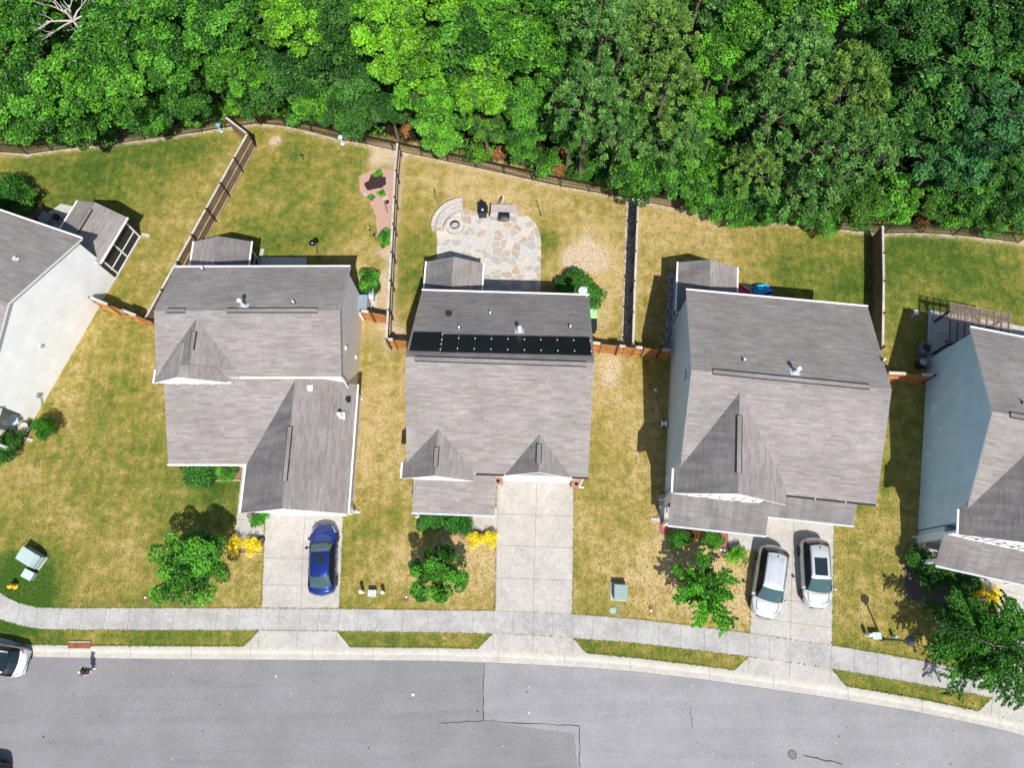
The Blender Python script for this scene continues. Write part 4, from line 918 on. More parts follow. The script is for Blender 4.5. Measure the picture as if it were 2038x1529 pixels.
for px, py, r, h, k, tn, lb in [
 (872, 300, 26, .8, 's0', OLV, 'low green shrub behind the metal fence, left of the patio'), (955, 312, 30, .9, 's1', YG, 'yellowish shrub behind the metal fence above the patio'), (1000, 318, 24, .7, 'x', MID, 'brown withered shrub behind the fence above the cooking counter'),
 (1085, 335, 34, 1., 's0', DKG, 'dark grey-green shrub at the fence beside the rusty shrub'), (1130, 312, 20, 1.2, 'x', (1.5, 1, 1), 'rusty orange dead shrub behind the metal fence'), (1112, 348, 20, .7, 'x', MID, 'small withered shrub at the fence below the rusty one'), (1160, 350, 30, .9, 's1', DKG, 'shaded shrub at the fence near the bare pine trunk'),
 (1205, 365, 30, .9, 's0', MID, 'green shrub at the fence left of the gravel strip'), (805, 272, 16, .8, 'x', MID, 'brown shrub behind the end of the mulch bed fence'), (895, 300, 16, .6, 'x', OLV, 'small brown shrub between green ones on the fence'),
 (400, 215, 30, 1.2, 's1', DKG, 'dark shrub beside the brown gap in the wood'), (440, 175, 26, 1.4, 's0', OLV, 'olive shrub at the top of the brown gap'), (445, 232, 28, 1., 's1', YG, 'yellowish shrub behind the fence corner post'), (395, 250, 26, 1., 's0', MID, 'green shrub behind the metal fence left of the teal globe'),
 (545, 225, 30, 1., 's1', OLV, 'olive shrub behind the metal fence at its corner'), (600, 240, 30, 1.2, 's0', MID, 'green shrub behind the metal fence left of the pale post'), (1560, 430, 40, 1.2, 's0', DKG, 'dark shrub on the fence behind the right lawn'), (1730, 430, 34, 1.3, 's1', OLV, 'olive shrub hanging over the right boundary fence'),
 (1900, 445, 34, 1.1, 's0', DKG, 'shaded shrub at the right part of the metal fence'), (1965, 450, 34, 1.1, 's1', MID, 'green shrub at the metal fence near the right edge'), (1830, 445, 26, .9, 'x', (.5, .5, .5), 'dark withered shrub near the right boundary fence'), (60, 280, 36, 1.3, 's0', MID, 'green shrub on the metal fence at the left edge'), (200, 272, 34, 1.2, 's1', DKG, 'dark shrub on the metal fence in the left yard'), (120, 280, 34, 1.2, 's0', MID, 'green shrub on the metal fence, second from the left edge'), (300, 258, 34, 1.2, 's1', MID, 'green shrub on the metal fence right of the black bench posts')]:
    plant('shrub', lb, 'shrub', px, py - 12, r, h, k, tn, 'shrubs along the metal fence', .9, True)
# undergrowth of the wood: a loose low leaf mass nobody could count
NR = np.random.default_rng(5); n = 110000
X = NR.uniform(-44, 46, n); fyx = np.interp(X, [p.x for p in FW], [p.y for p in FW]); Y = fyx + .7 + NR.random(n) ** .9 * 21
keep = np.sin(X * .9 + 1.3 * np.sin(Y * .7)) * np.sin(Y * .8 + X * .31) > -.45; c = at(415, 195); keep &= ~(((X - c.x) / 2.0) ** 2 + ((Y - c.y) / 4.) ** 2 < 1)
X, Y = X[keep], Y[keep]; n = len(X); Z = .15 + NR.random(n) ** .7 * np.clip((Y - np.interp(X, [p.x for p in FW], [p.y for p in FW])) * .5 - .2, .5, 2.2) * (1 + .5 * np.sin(X * 1.7) * np.sin(Y * 1.3))
nn = unit(n) * .7 + np.array([0, 0, .8]); nn /= np.linalg.norm(nn, axis=1)[:, None]
o = bpy.data.objects.new('undergrowth', leaf_mesh('undergrowth', np.stack([X, Y, Z], 1), nn, .3, .7, NR.random(n), LEAF)); COL.objects.link(o); o.color = (.9, .9, .9, 1); struct(o, 'stuff')

# ---------------------------------------------------------------- garden trees, bushes
CR['g0'] = crown_broad('crown_leaves', 76, .06, 16000, LEAF, 81, br=(.13, .26), up=.5, deep=.8)
CR['g1'] = crown_broad('crown_leaves', 66, .06, 13000, LEAF, 82, br=(.12, .25), up=.5, deep=.8)
plant('garden_tree', 'round leafy young tree on the lawn left of the yellow bushes by the blue car', 'tree', 377, 1128, 78, 2.6, 'g0', (1.0, 1.15, .9), None, 1.05)
plant('garden_tree', 'bushy young tree on the dry lawn in front of the solar roof house', 'tree', 871, 1146, 62, 2.4, 'g1', (.85, 1.05, .95), None, 1.15)
def bough_tree(label, px, py, rpx, h, tint, args, tr):
    p = at(px, py, h); R = (at(px + rpx, py, h) - p).length; t = thing('garden_tree', label, 'tree', (p.x, p.y, 0))
    me, paths = crown_boughs('crown_leaves', *args); o = bpy.data.objects.new('crown', me); COL.objects.link(o); o.parent = t; o.location = (0, 0, h); o.scale = (R,) * 3; o.color = (*tint, 1)
    b = MB(); b.tube([(0, 0, 0), (.03, 0, h * .6), (0, 0, h * 1.1), (0, 0, h + R * .35)], [tr * 1.3, tr, tr * .7, tr * .2], 9)
    for pts in paths: b.tube([Vector((0, 0, h)) + Vector(q) * R for q in pts], [tr * .5, tr * .35, tr * .2, tr * .06], 5)
    b.build('trunk', BARK, t)
bough_tree('star shaped young tree with upright branches on the lawn left of the two silver cars', 1402, 1180, 76, 2.2, (1.1, 1.35, .8), (22, 620, .05, LEAF, 91, .55, .1, .03, 8), .06)
bough_tree('big dark tree with long drooping branches over the sidewalk at the right edge', 1962, 1284, 112, 3.2, (.6, .8, .75), (44, 900, .036, LEAF, 92, .4, .2, .024, 12), .12)
for k in range(2): CR['q%d' % k] = crown_broad('bush_leaves', 26, .11, 4500, LEAF_F, 84 + k, br=(.35, .5), up=.4)
CR['yl'] = crown_broad('bush_leaves', 34, .13, 3000, LEAF_Y, 88, br=(.32, .46), up=.5, asp=.5)
for px, py, r, h, k, tn, lb, gp in [
 (467, 1086, 16, .45, 'yl', MID, 'round yellow bush, the left one beside the path of the blue car house', 'yellow bushes by the front paths'), (503, 1086, 17, .45, 'yl', MID, 'round yellow bush next to the black wreath ring by the blue car driveway', 'yellow bushes by the front paths'),
 (944, 1073, 15, .45, 'yl', MID, 'yellow bush, left of the pair beside the empty driveway', 'yellow bushes by the front paths'), (974, 1072, 15, .45, 'yl', MID, 'yellow bush touching the edge of the empty driveway', 'yellow bushes by the front paths'),
 (1943, 1175, 16, .45, 'yl', MID, 'yellow bush beside the big drooping tree, left one of two', 'yellow bushes by the front paths'), (1976, 1186, 17, .45, 'yl', MID, 'yellow bush near the right edge by the pale path', 'yellow bushes by the front paths'),
 (393, 944, 27, .8, 'q0', (.7, .95, .8), 'large dark round bush under the garage wing eave', 'bushes by the fronts'), (455, 944, 20, .7, 's0', (1., 1.2, .9), 'leafy light bush beside the dark round one near the wing corner', 'bushes by the fronts'), (425, 938, 15, .5, 'q1', (.6, .7, .6), 'small shaded bush squeezed behind the two front bushes', 'bushes by the fronts'),
 (515, 1032, 17, .7, 's1', (1., 1.3, .9), 'bright green bush at the garage corner on the pale path', 'bushes by the fronts'),
 (854, 1037, 20, .6, 'q0', (.7, 1., .8), 'dark bush at the left end of the middle porch', 'bushes by the fronts'), (882, 1032, 13, .5, 's0', (1., 1.2, .9), 'small light bush between the two dark ones at the middle porch', 'bushes by the fronts'), (914, 1041, 23, .65, 'q1', (.65, .95, .75), 'dark bush nearest the entrance path at the middle porch', 'bushes by the fronts'),
 (1351, 1073, 18, .6, 'q1', (1., 1.3, .7), 'green ball bush at the left on the red mulch', 'bushes by the fronts'), (1384, 1067, 15, .5, 'x', (.5, .6, .4), 'sparse brownish bush between the two ball bushes on red mulch', 'bushes by the fronts'), (1418, 1077, 18, .6, 'q0', (1., 1.3, .7), 'green ball bush at the right on the red mulch', 'bushes by the fronts'), (1466, 1106, 18, .55, 's1', (1.8, 1.7, .7), 'lime green bush beside the path of the silver cars', 'bushes by the fronts'),
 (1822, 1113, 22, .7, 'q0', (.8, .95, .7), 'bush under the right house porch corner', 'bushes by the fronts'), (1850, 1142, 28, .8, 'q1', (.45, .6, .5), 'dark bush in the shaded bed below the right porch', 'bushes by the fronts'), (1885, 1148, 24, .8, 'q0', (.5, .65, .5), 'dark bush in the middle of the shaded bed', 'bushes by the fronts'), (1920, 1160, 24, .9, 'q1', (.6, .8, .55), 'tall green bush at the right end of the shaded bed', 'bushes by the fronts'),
 (736, 556, 22, .7, 's0', (1., 1.1, .8), 'leafy bush at the back corner of the grey house', 'bushes in the back gardens'), (738, 574, 16, .6, 'q1', (.6, .85, .6), 'dark bush beside the bay of the grey house', 'bushes in the back gardens'), (1132, 573, 28, .8, 'q0', (.55, .75, .55), 'dark bush in the shade behind the middle house', 'bushes in the back gardens'), (1152, 560, 22, .9, 'q1', (.8, 1., .6), 'green bush below the bare sandy patch', 'bushes in the back gardens'), (1176, 588, 24, .9, 'q0', (.75, 1., .65), 'green bush at the back right corner of the middle house', 'bushes in the back gardens'),
 (20, 380, 34, 1.1, 'q0', (.5, .7, .5), 'dark hedge bush behind the white house at the left edge', 'bushes in the back gardens'), (52, 398, 28, 1.0, 's0', (.6, .7, .6), 'dark leafy bush beside the white house patio', 'bushes in the back gardens'), (-5, 400, 30, 1.2, 'q1', (.5, .6, .5), 'dark bush cut by the left edge behind the white house', 'bushes in the back gardens'), (10, 900, 24, .6, 'q1', (.8, 1.1, .8), 'bush under the pink flag at the white house', 'bushes by the fronts'), (30, 876, 20, .6, 's0', (.5, .6, .5), 'dark shrub below the porch of the white house', 'bushes by the fronts'),
 (752, 345, 8, .2, 's1', (1.3, 1.5, .8), 'small bright plant above the dark soil mound', 'plants in the mulch bed'), (760, 386, 8, .2, 's0', (1.3, 1.3, .7), 'small plant below the dark soil mound', 'plants in the mulch bed'), (739, 393, 6, .15, 'q0', (1.2, 1.3, 1.), 'tiny grey-green plant at the left rim of the mulch bed', 'plants in the mulch bed'), (768, 470, 15, .4, 's0', (1., 1.2, .8), 'leafy plant at the lower end of the mulch bed', 'plants in the mulch bed'), (764, 482, 10, .35, 's1', (1.4, 1.3, .6), 'light green plant against the mulch bed fence', 'plants in the mulch bed')]:
    plant('yellow_bush' if k == 'yl' else 'bush', lb, 'bush', px, py, r * 1.12, h, k, tn, gp, .85, False)
t = plant('cypress_bush', 'long clipped evergreen bush in the hose pot by the white house porch', 'bush', 79, 850, 22, 1.1, 'q0', (.7, .95, .5), None, 1.5, False); t.rotation_euler = (0, .35, -.1)
# bare tree in the top left and the pine trunks that show
def bare(label, px, py, h, R, mat, seed, n=7):
    p = at(px, py, h); t = thing('bare_tree', label, 'tree', (p.x, p.y, 0)); q = random.Random(seed); b = MB()
    b.tube([(0, 0, 0), (.1, -.1, h * .5), (0, 0, h)], [.2, .15, .1], 8)
    def br(a, d, l, r, k):
        e = a + d * l; m = a + d * l * .5 + Vector((q.uniform(-.15, .15), q.uniform(-.15, .15), q.uniform(-.05, .1))) * l * .6; b.tube([a, m, e], [r, r * .8, r * .5], 5)
        if k: 
            for _ in range(3): br(m.lerp(e, q.uniform(.2, 1)), (d + Vector((q.uniform(-1, 1), q.uniform(-1, 1), q.uniform(-.2, .5))) * .8).normalized(), l * q.uniform(.45, .7), r * .5, k - 1)
    for i in range(n): a = i * 6.28 / n + q.uniform(-.3, .3); br(Vector((0, 0, h * .9)), Vector((math.cos(a), math.sin(a), .3)).normalized(), R * q.uniform(.5, .8), .085, 2)
    b.build('trunk', mat, t)
bare('dead tree with bleached bare branches in the top left of the wood', 130, 20, 9.5, 2.4, BARK_W, 5)
def log(label, p, q, z0, z1, r):
    A, B = at(*p, z0), at(*q, z1); t = thing('bare_stem', label, 'tree trunk', (A.x, A.y, 0), 0, 'bare trunks showing in the wood'); b = MB(); O = Vector((A.x, A.y, 0))  # bare stems, among them trunks of the standing pines
    b.tube([A - O, (A - O).lerp(B - O, .5), B - O], [r, r * .85, r * .6], 9); b.build('trunk', plain('grey_bark', (.2, .18, .17), .9, .25, 5), t)
log('slanting grey trunk showing below the pine near the fence', (1512, 372), (1548, 318), 0, 3.0, .16)
log('dark upright trunk between the first group of pines', (1228, 240), (1243, 165), 2, 8, .16)
log('dead grey stem lying among the leaves of the left wood', (312, 98), (296, 68), 4.5, 6.5, .07)

# ---------------------------------------------------------------- vehicles
TYRE = plain('tyre_rubber', (.02, .02, .022), .85); RIM = plain('alloy_rim', (.45, .46, .48), .3, .05, metal=.8); RED = paint('tail_light_red', (.35, .01, .015)); LAMP = paint('lamp_lens', (.22, .25, .28), 0, .8, .12)
def car(label, p_front, p_rear, L_, Wd, paintm, zb, zr, st, roof_extra=None, name='parked_car', rails=False, dark_rear=False, mirror=None):
    """p_front, p_rear: plan points of the bumpers; st: stations along the length (0 front .. 1 rear) of hood, windscreen, roof, rear glass, tail"""
    d = (p_front - p_rear).normalized(); c = (p_front + p_rear) / 2
    t = thing(name, label, 'car', (c.x, c.y, c.z), math.atan2(-d.x, d.y), 'cars'); w = Wd / 2    # local +y = forward
    h0, ws, r0, r1, rg, tl = st      # hood start height; windscreen base, roof start, roof end, rear glass base (fractions), tail height
    def sect(y, f, zt, wt, wb, zbelt, zs=.22):
        bow = .30 * (1 - 2 * f) - (.06 if .3 < f < .8 else 0)
        P = [(wb * .9, zs), (wb * .985, zs + .14), (wb, .55), (wb * .985, zbelt - .12), (wb * .94, zbelt), (wt * 1.0, zt - .05), (wt * .93, zt - .012), (wt * .55, zt + .022), (0, zt + .035)]
        P = P + [(-x, z) for x, z in P[-2::-1]]
        return [(x, y - bow * (x / w) ** 2, z) for x, z in P]
    yf = lambda f: L_ / 2 - f * L_
    def wid(f):   # plan outline
        e = min(f, 1 - f); k = min(e / .13, 1.); return w * (.60 + .40 * math.sqrt(max(0, 1 - (1 - k) ** 2))) if f < .5 else w * (.80 + .2 * math.sqrt(max(0, 1 - (1 - min(k * 1.2, 1)) ** 2)))
    S_ = []
    fr = [(0.0, h0 - .24), (.012, h0 - .10), (.05, h0 - .03), (.12, h0), (.2, h0 + .05), (ws - .03, zb + .0)]
    for f, z in fr: S_.append((f, z, wid(f) * (.86 if f > .03 else .9), min(z - .03, zb - .08) if f > .0 else z - .05))
    S_.append((ws, zb + .03, w * .80, zb - .03)); i_ws = len(S_) - 1
    S_.append(((ws + r0) / 2, (zb + zr) / 2 + .05, w * .765, zb)); S_.append((r0, zr - .015, w * .70, zb)); i_r0 = len(S_) - 1
    for k in (.25, .5, .75): S_.append((r0 + (r1 - r0) * k, zr + (.02 if k < .7 else .01), w * .70, zb + .01))
    S_.append((r1, zr - .03, w * .68, zb + .02)); i_r1 = len(S_) - 1
    S_.append(((r1 + rg) / 2, (zr + tl) / 2 + .03, w * .72, zb + .01)); S_.append((rg, tl + .03, w * .77, min(zb, tl))); i_rg = len(S_) - 1
    if rg < .95: S_.append(((rg + .985) / 2, tl + .015, w * .80, tl - .06)); S_.append((.975, tl - .01, wid(.965) * .9, tl - .08))
    S_.append((.992, tl - .2, wid(.97) * .93, tl - .24)); S_.append((1.0, tl - .45, wid(.985) * .95, .5))
    rows = [sect(yf(f), f, z, wt, wid(f), max(.45, zbl)) for f, z, wt, zbl in S_]
    body = MB(); glassf = [MB(), MB()]; front = MB(); rear = MB(); n = len(rows[0])
    def up(P, d=.006):
        a = [Vector(q) for q in P]; nn = (a[1] - a[0]).cross(a[2] - a[1]).normalized(); return [q + nn * d for q in a]
    body.grid(rows, 0, True); body.poly(rows[0], 0); body.poly(rows[-1][::-1], 0)
    for i in range(len(rows) - 1):
        for j in range(n - 1):
            q = [rows[i][j], rows[i][j + 1], rows[i + 1][j + 1], rows[i + 1][j]]
            ctr = sum((Vector(a) for a in q), Vector()) / 4
            q = up(q) if (up(q, 1.)[0] - Vector(q[0])).dot(ctr - Vector((0, ctr.y, .6))) > 0 else [v for v in up(q[::-1])]
            sideband = j in (4, n - 6)
            if sideband and i_ws <= i < i_rg: glassf[ctr.x > 0].poly(q, 0, None, True)
            elif 5 <= j <= n - 7 and i_ws <= i < i_r0: front.poly(q, 0, None, True)
            elif 5 <= j <= n - 7 and i_r1 <= i < i_rg: rear.poly(q, 0, None, True)
    fs_ = [a[0] for a in S_]
    def surf(f, u):      # a point on the upper skin at length fraction f, across fraction u of the top width
        i = max(0, min(len(fs_) - 2, int(np.searchsorted(fs_, f)) - 1)); k = (f - fs_[i]) / (fs_[i + 1] - fs_[i]); z = S_[i][1] * (1 - k) + S_[i + 1][1] * k; wt = S_[i][2] * (1 - k) + S_[i + 1][2] * k
        return Vector((u * wt, yf(f) - .30 * (1 - 2 * f) * (u * wt / w) ** 2, z + .035 * (1 - abs(u)) + .014))
    def seam(pts, w_=.022):
        for a, c in zip(pts[:-1], pts[1:]): body.bar(surf(*a), surf(*c), w_, .012, 1)
    for u in (-.86, .86): seam([(f, u * (.93 + .07 * min(1, (f - .06) / .1))) for f in np.linspace(.06, ws - .02, 6)])
    seam([(.06 + .018 * abs(u) ** 2, u) for u in np.linspace(-.8, .8, 7)])
    
    if rg < .93: seam([(rg + .012, u) for u in np.linspace(-.85, .85, 5)])
    bo = body.build('body', [paintm, BLACK], t); [q.build('side_window', SGLASS, t) for q in glassf]; front.build('windshield', GLASSF, t); rear.build('rear_window', GLASSF if not dark_rear else GLASS, t)
    lw = MB(); y = yf(ws) + .04; lw.grid([[(x, y - .0 - .15 * (abs(x) / w) ** 2 + dy, zb + .06 + dz) for x in np.linspace(-w * .76, w * .76, 9)] for dy, dz in ((.05, -.005), (-.03, .02))], 0); lw.build('wiper_cowl', BLACK, t)
    for sx in (-1, 1):
        for f in (.19, .80):
            m = MB(); m.lathe((sx * (w - .22), yf(f), .34), [(.2, 0), (.34, .02), (.345, .2), (.3, .235), (.24, .225)] if sx > 0 else [(.2, 0), (.34, -.02), (.345, -.2), (.3, -.235), (.24, -.225)], 20, 0, True, 'x'); wo = m.build('wheel', TYRE, t)
            r_ = MB(); r_.lathe((sx * (w - .22), yf(f), .34), [(.24, .222 * sx), (.22, .2 * sx), (.06, .19 * sx), (.05, .225 * sx)], 14, 0, False, 'x')
            for k in range(5): a = k * 1.2566; r_.bar((sx * (w - .005), yf(f) + .05 * math.cos(a), .34 + .05 * math.sin(a)), (sx * (w - .005), yf(f) + .22 * math.cos(a), .34 + .22 * math.sin(a)), .05, .02)
            r_.build('rim', RIM, wo)
        m = MB(); m.lathe((sx * (w + .1), yf(ws) - .28, zb + .07), [(.02, -.09), (.1, -.06), (.11, .05), (.05, .09)], 10); m.bar((sx * (w - .1), yf(ws) - .25, zb), (sx * (w + .08), yf(ws) - .28, zb + .04), .06, .05); m.build('mirror', mirror or paintm, t)
        m = MB(); xx = wid(.05) * .72 * sx; m.bar((xx, yf(.018) - .12, h0 - .13), (wid(.09) * .93 * sx, yf(.085) - .2, h0 - .09), .09, .09); m.build('headlight', LAMP, t)
        m = MB(); m.bar((wid(.985) * .74 * sx, yf(.985) + .15, tl - .22), (wid(.955) * .93 * sx, yf(.955) + .22, tl - .16), .07, .2); m.build('taillight', RED, t)
        for f in (.47, .64): m = MB(); m.bar((sx * (w + .01), yf(f - .02), zb - .14), (sx * (w + .01), yf(f + .025), zb - .14), .03, .035); m.build('door_handle', RIM, t)
        if rails: m = MB(); m.tube([(sx * w * .66, yf(r0 + .02), zr + .0), (sx * w * .66, yf(r0 + .07), zr + .06), (sx * w * .655, yf(r1 - .06), zr + .06), (sx * w * .65, yf(r1 - .01), zr)], .022, 6); m.build('roof_rail', RIM, t)
    m = MB(); m.lathe((0, yf(r1 - .035), zr + .02), [(.06, 0), (.05, .04), (.015, .1)], 8); m.build('antenna', BLACK, t)
    m = MB(); m.box((0, yf(.004), .42), (w * .9, .06, .2)); m.build('grille', BLACK, t)
    m = MB(); m.box((0, yf(.999), .6), (.32, .03, .12)); m.build('number_plate', RIM, t)
    if roof_extra: roof_extra(t, yf, w, zr, r0, r1)
    return t
SGLASS = plain('tinted_side_glass', (.008, .01, .012), .18, .02, spec=.18)
GLASSF = glass('windshield_glass', (.035, .075, .08), .06)
def sunroof(t, yf, w, zr, r0, r1, a=.16, c=.5, ww=.42, tag_='sunroof'):
    b = MB(); y0, y1 = yf(r0 + (r1 - r0) * a), yf(r0 + (r1 - r0) * c)
    b.grid([[(x, y, zr + .058 - .02 * (abs(x) / w) ** 2) for x in np.linspace(-w * ww, w * ww, 5)] for y in (y0, y1)], 0); b.build(tag_, GLASS, t)
def ribs(t, yf, w, zr, r0, r1):
    for k in range(-3, 4):
        b = MB(); b.bar((k * w * .135, yf(r0 + .05), zr + .058), (k * w * .135, yf(r1 - .05), zr + .05), .03, .02); b.build('roof_rib', SILVER, t)
BLUE = paint('blue_paint', (.008, .028, .17), .35); SILVER = paint('silver_paint', (.50, .53, .56), .25, .6, .3); SILVER2 = paint('pale_silver_paint', (.47, .49, .51), .25, .6, .3); WPAINT = paint('white_paint', (.8, .8, .79)); BLK = paint('black_paint', (.01, .01, .014))
z_ = .02
car('blue sedan parked on the driveway of the grey house', at(645, 1047, .6) + Vector((0, 0, z_ - .6)), at(640, 1184, .7) + Vector((0, 0, z_ - .7)), 4.75, 1.84, BLUE, .95, 1.42, (.78, .27, .40, .75, .90, .98), lambda *a: sunroof(*a, a=.12, c=.45, ww=.36))
car('silver ribbed-roof van-like car on the left side of the double driveway', at(1520, 1226, .6) + Vector((0, 0, z_ - .6)), at(1545, 1089, 1.1) + Vector((0, 0, z_ - 1.1)), 4.8, 1.94, SILVER, 1.12, 1.74, (.98, .22, .385, .865, .955, 1.15), ribs, 'parked_car', True, True)
car('silver crossover with black glass sunroof on the right side of the double driveway', at(1626, 1206, .6) + Vector((0, 0, z_ - .6)), at(1624, 1075, 1.05) + Vector((0, 0, z_ - 1.05)), 4.6, 1.86, SILVER2, 1.05, 1.62, (.92, .22, .40, .875, .955, 1.1), lambda *a: sunroof(*a, a=.1, c=.62, ww=.44), 'parked_car', True, True)
car('white car with a dark glass roof cut off by the left edge on the road', at(-89, 1302, .7) + Vector((0, 0, -.82)), at(47, 1322, .8) + Vector((0, 0, -.92)), 4.75, 1.9, WPAINT, 1.0, 1.5, (.8, .24, .38, .83, .95, 1.06), lambda *a: sunroof(*a, a=.0, c=1.05, ww=.58, tag_='glass_roof'), 'parked_car', False, True)
car('black car whose corner shows at the bottom left of the road', at(-125, 1542, .7) + Vector((0, 0, -.82)), at(-4, 1552, .8) + Vector((0, 0, -.92)), 4.6, 1.85, BLK, .98, 1.45, (.8, .25, .38, .80, .93, 1.02), None, 'parked_car', False, True)

# ---------------------------------------------------------------- person
def skin_obj(name, verts, edges, radii, mat, parent, sub=2, root=0):
    me = bpy.data.meshes.new(name); me.from_pydata(verts, edges, []); me.update(); o = bpy.data.objects.new(name, me); COL.objects.link(o); o.parent = parent
    sk = o.modifiers.new('skin', 'SKIN'); sk.use_smooth_shade = True
    for i, r in enumerate(radii): v = me.skin_vertices[0].data[i]; v.radius = (r, r) if not isinstance(r, tuple) else r; v.use_root = (i == root)
    ss = o.modifiers.new('sub', 'SUBSURF'); ss.levels = sub; ss.render_levels = sub
    me.materials.append(mat); return o
SKIN = plain('skin', (.52, .30, .22), .6, .05); CLOTH = plain('black_cloth', (.018, .018, .022), .85); SHOE = plain('white_shoe', (.75, .75, .75), .6, .04); HAIR = plain('dark_hair', (.02, .014, .01), .6); CAPM = plain('grey_white_cap', (.6, .62, .68), .8, .05)
pb = at(184, 1335); pr = thing('person', 'person in black shirt and shorts with pale cap and white shoes walking on the road', 'person', (pb.x, pb.y, -.1), -.12)
# faces +x; one continuous body: pelvis, spine, neck, head, two arms with hands, two legs mid-stride
V0 = [(0, 0, .82), (0.01, 0, 1.02), (.01, 0, 1.22), (.02, 0, 1.36), (.04, 0, 1.46), (.05, 0, 1.58),
      (0, .16, 1.33), (-.06, .21, 1.08), (.04, .24, .86), (.07, .24, .78), (0, -.16, 1.33), (.03, -.22, 1.08), (.20, -.22, .93), (.27, -.21, .90),
      (0.01, .09, .78), (.10, .10, .44), (-.02, .10, .09), (.10, .11, .045), (0.01, -.09, .78), (.02, -.10, .43), (-.20, -.10, .14), (-.12, -.10, .06)]
E0 = [(0, 1), (1, 2), (2, 3), (3, 4), (4, 5), (3, 6), (6, 7), (7, 8), (8, 9), (3, 10), (10, 11), (11, 12), (12, 13), (0, 14), (14, 15), (15, 16), (16, 17), (0, 18), (18, 19), (19, 20), (20, 21)]
R0 = [(.13, .1), (.115, .09), (.14, .1), (.08, .07), .052, (.085, .1), .052, .038, .026, (.03, .018), .052, .038, .026, (.03, .018), .078, .052, .036, .034, .078, .052, .036, .034]
skin_obj('body', V0, E0, R0, SKIN, pr)
for hx, hy, hz in ((.07, .24, .78), (.27, -.21, .90)):    # five fingers on each hand
    vv = []; ee = []; rr = []
    for k, (dy, ln) in enumerate(((-.027, .062), (-.009, .075), (.009, .07), (.027, .055))): 
        i = len(vv); vv += [(hx, hy + dy, hz), (hx + .012, hy + dy * 1.1, hz - ln * .55), (hx + .03, hy + dy * 1.1, hz - ln)]; ee += [(i, i + 1), (i + 1, i + 2)]; rr += [.01, .009, .007]
    i = len(vv); vv += [(hx - .005, hy - .02, hz + .03), (hx + .03, hy - .04, hz + .0), (hx + .04, hy - .04, hz - .03)]; ee += [(i, i + 1), (i + 1, i + 2)]; rr += [.011, .01, .008]
    for f in range(5):
        m = [q for q in range(f * 3, f * 3 + 3)]; skin_obj('finger', [vv[q] for q in m], [(0, 1), (1, 2)], [rr[q] for q in m], SKIN, pr, 1)
skin_obj('shirt', [(0, 0, .84), (.01, 0, 1.04), (.01, 0, 1.24), (.015, 0, 1.36), (0, .17, 1.33), (-.035, .2, 1.18), (0, -.17, 1.33), (.015, -.205, 1.18)], [(0, 1), (1, 2), (2, 3), (3, 4), (4, 5), (3, 6), (6, 7)], [(.165, .125), (.15, .12), (.18, .13), (.13, .1), .1, .085, .1, .085], CLOTH, pr)
skin_obj('shorts', [(0, 0, .84), (.01, .095, .76), (.075, .1, .54), (.01, -.095, .76), (.02, -.1, .53)], [(0, 1), (1, 2), (0, 3), (3, 4)], [(.155, .115), .105, .088, .105, .088], CLOTH, pr)
b = MB(); b.lathe((.04, 0, 1.53), [(.085, -.04), (.104, .03), (.1, .09), (.07, .13), (.01, .145)], 14); b.build('hair', HAIR, pr)
b = MB(); b.lathe((.04, 0, 1.585), [(.114, 0), (.11, .05)], 16, 0); b.box((.17, 0, 1.60), (.12, .15, .014), 0, 0); b.lathe((.04, 0, 1.635), [(.11, 0), (.095, .03)], 16, 0); b.lathe((.04, 0, 1.664), [(.085, 0), (.05, .03), (.01, .036)], 16, 1); b.build('cap', [CLOTH, CAPM], pr)
b = MB(); b.lathe((.155, 0, 1.545), [(.006, -.02), (.014, -.012), (.007, .015)], 8); b.build('nose', SKIN, pr)
for sy in (-1, 1):
    b = MB(); b.lathe((.137, sy * .033, 1.572), [(.003, -.008), (.009, 0), (.003, .008)], 8); b.build('eye', HAIR, pr)
    b = MB(); b.lathe((.045, sy * .1, 1.545), [(.008, -.03), (.022, 0), (.01, .03)], 8); b.build('ear', SKIN, pr)
b = MB(); b.box((.138, 0, 1.508), (.012, .05, .01)); b.build('mouth', plain('lips', (.35, .14, .12), .6), pr)
for p0, p1 in (((-.05, .105, .05), (.19, .12, .04)), ((-.26, -.1, .12), (-.06, -.1, .045))):
    skin_obj('shoe', [p0, tuple((a + c) / 2 for a, c in zip(p0, p1)), p1], [(0, 1), (1, 2)], [.05, .05, .042], SHOE, pr)

# ---------------------------------------------------------------- small things in the gardens and along the street
def simple(name, label, cat, px, py, group=None, rz=0., z=0.):
    p = at(px, py, z); return thing(name, label, cat, (p.x, p.y, z), rz, group)
def rot_from(p, q):
    d = at(*q) - at(*p); return math.atan2(d.y, d.x)
# electrical cabinets
t = simple('utility_cabinet', 'large pale green utility cabinet on the lawn near the yellow hydrant', 'cabinet', 70, 1112, None, rot_from((45, 1100), (90, 1128))); t.scale = (.92, .92, .92)
b = MB(); b.box((0, 0, .06), (1.75, 1.05, .12)); b.build('base_pad', CONC, t)
b = MB(); b.prism([(-.8, -.46), (.8, -.46), (.8, .46), (-.8, .46)], .12, .78); b.build('body', UTIL_L, t, .02)
b = MB(); q = [(-.84, -.5, .79), (.44, -.5, .79), (.44, .5, .93), (-.84, .5, .93)]; b.poly(q); b.poly([(x, y, z - .05) for x, y, z in q][::-1]); [b.poly([(q[i][0], q[i][1], q[i][2] - .05), (q[(i + 1) % 4][0], q[(i + 1) % 4][1], q[(i + 1) % 4][2] - .05), q[(i + 1) % 4], q[i]]) for i in range(4)]; b.build('lid', plain('pale_lid', (.33, .41, .41), .45, .05), t)
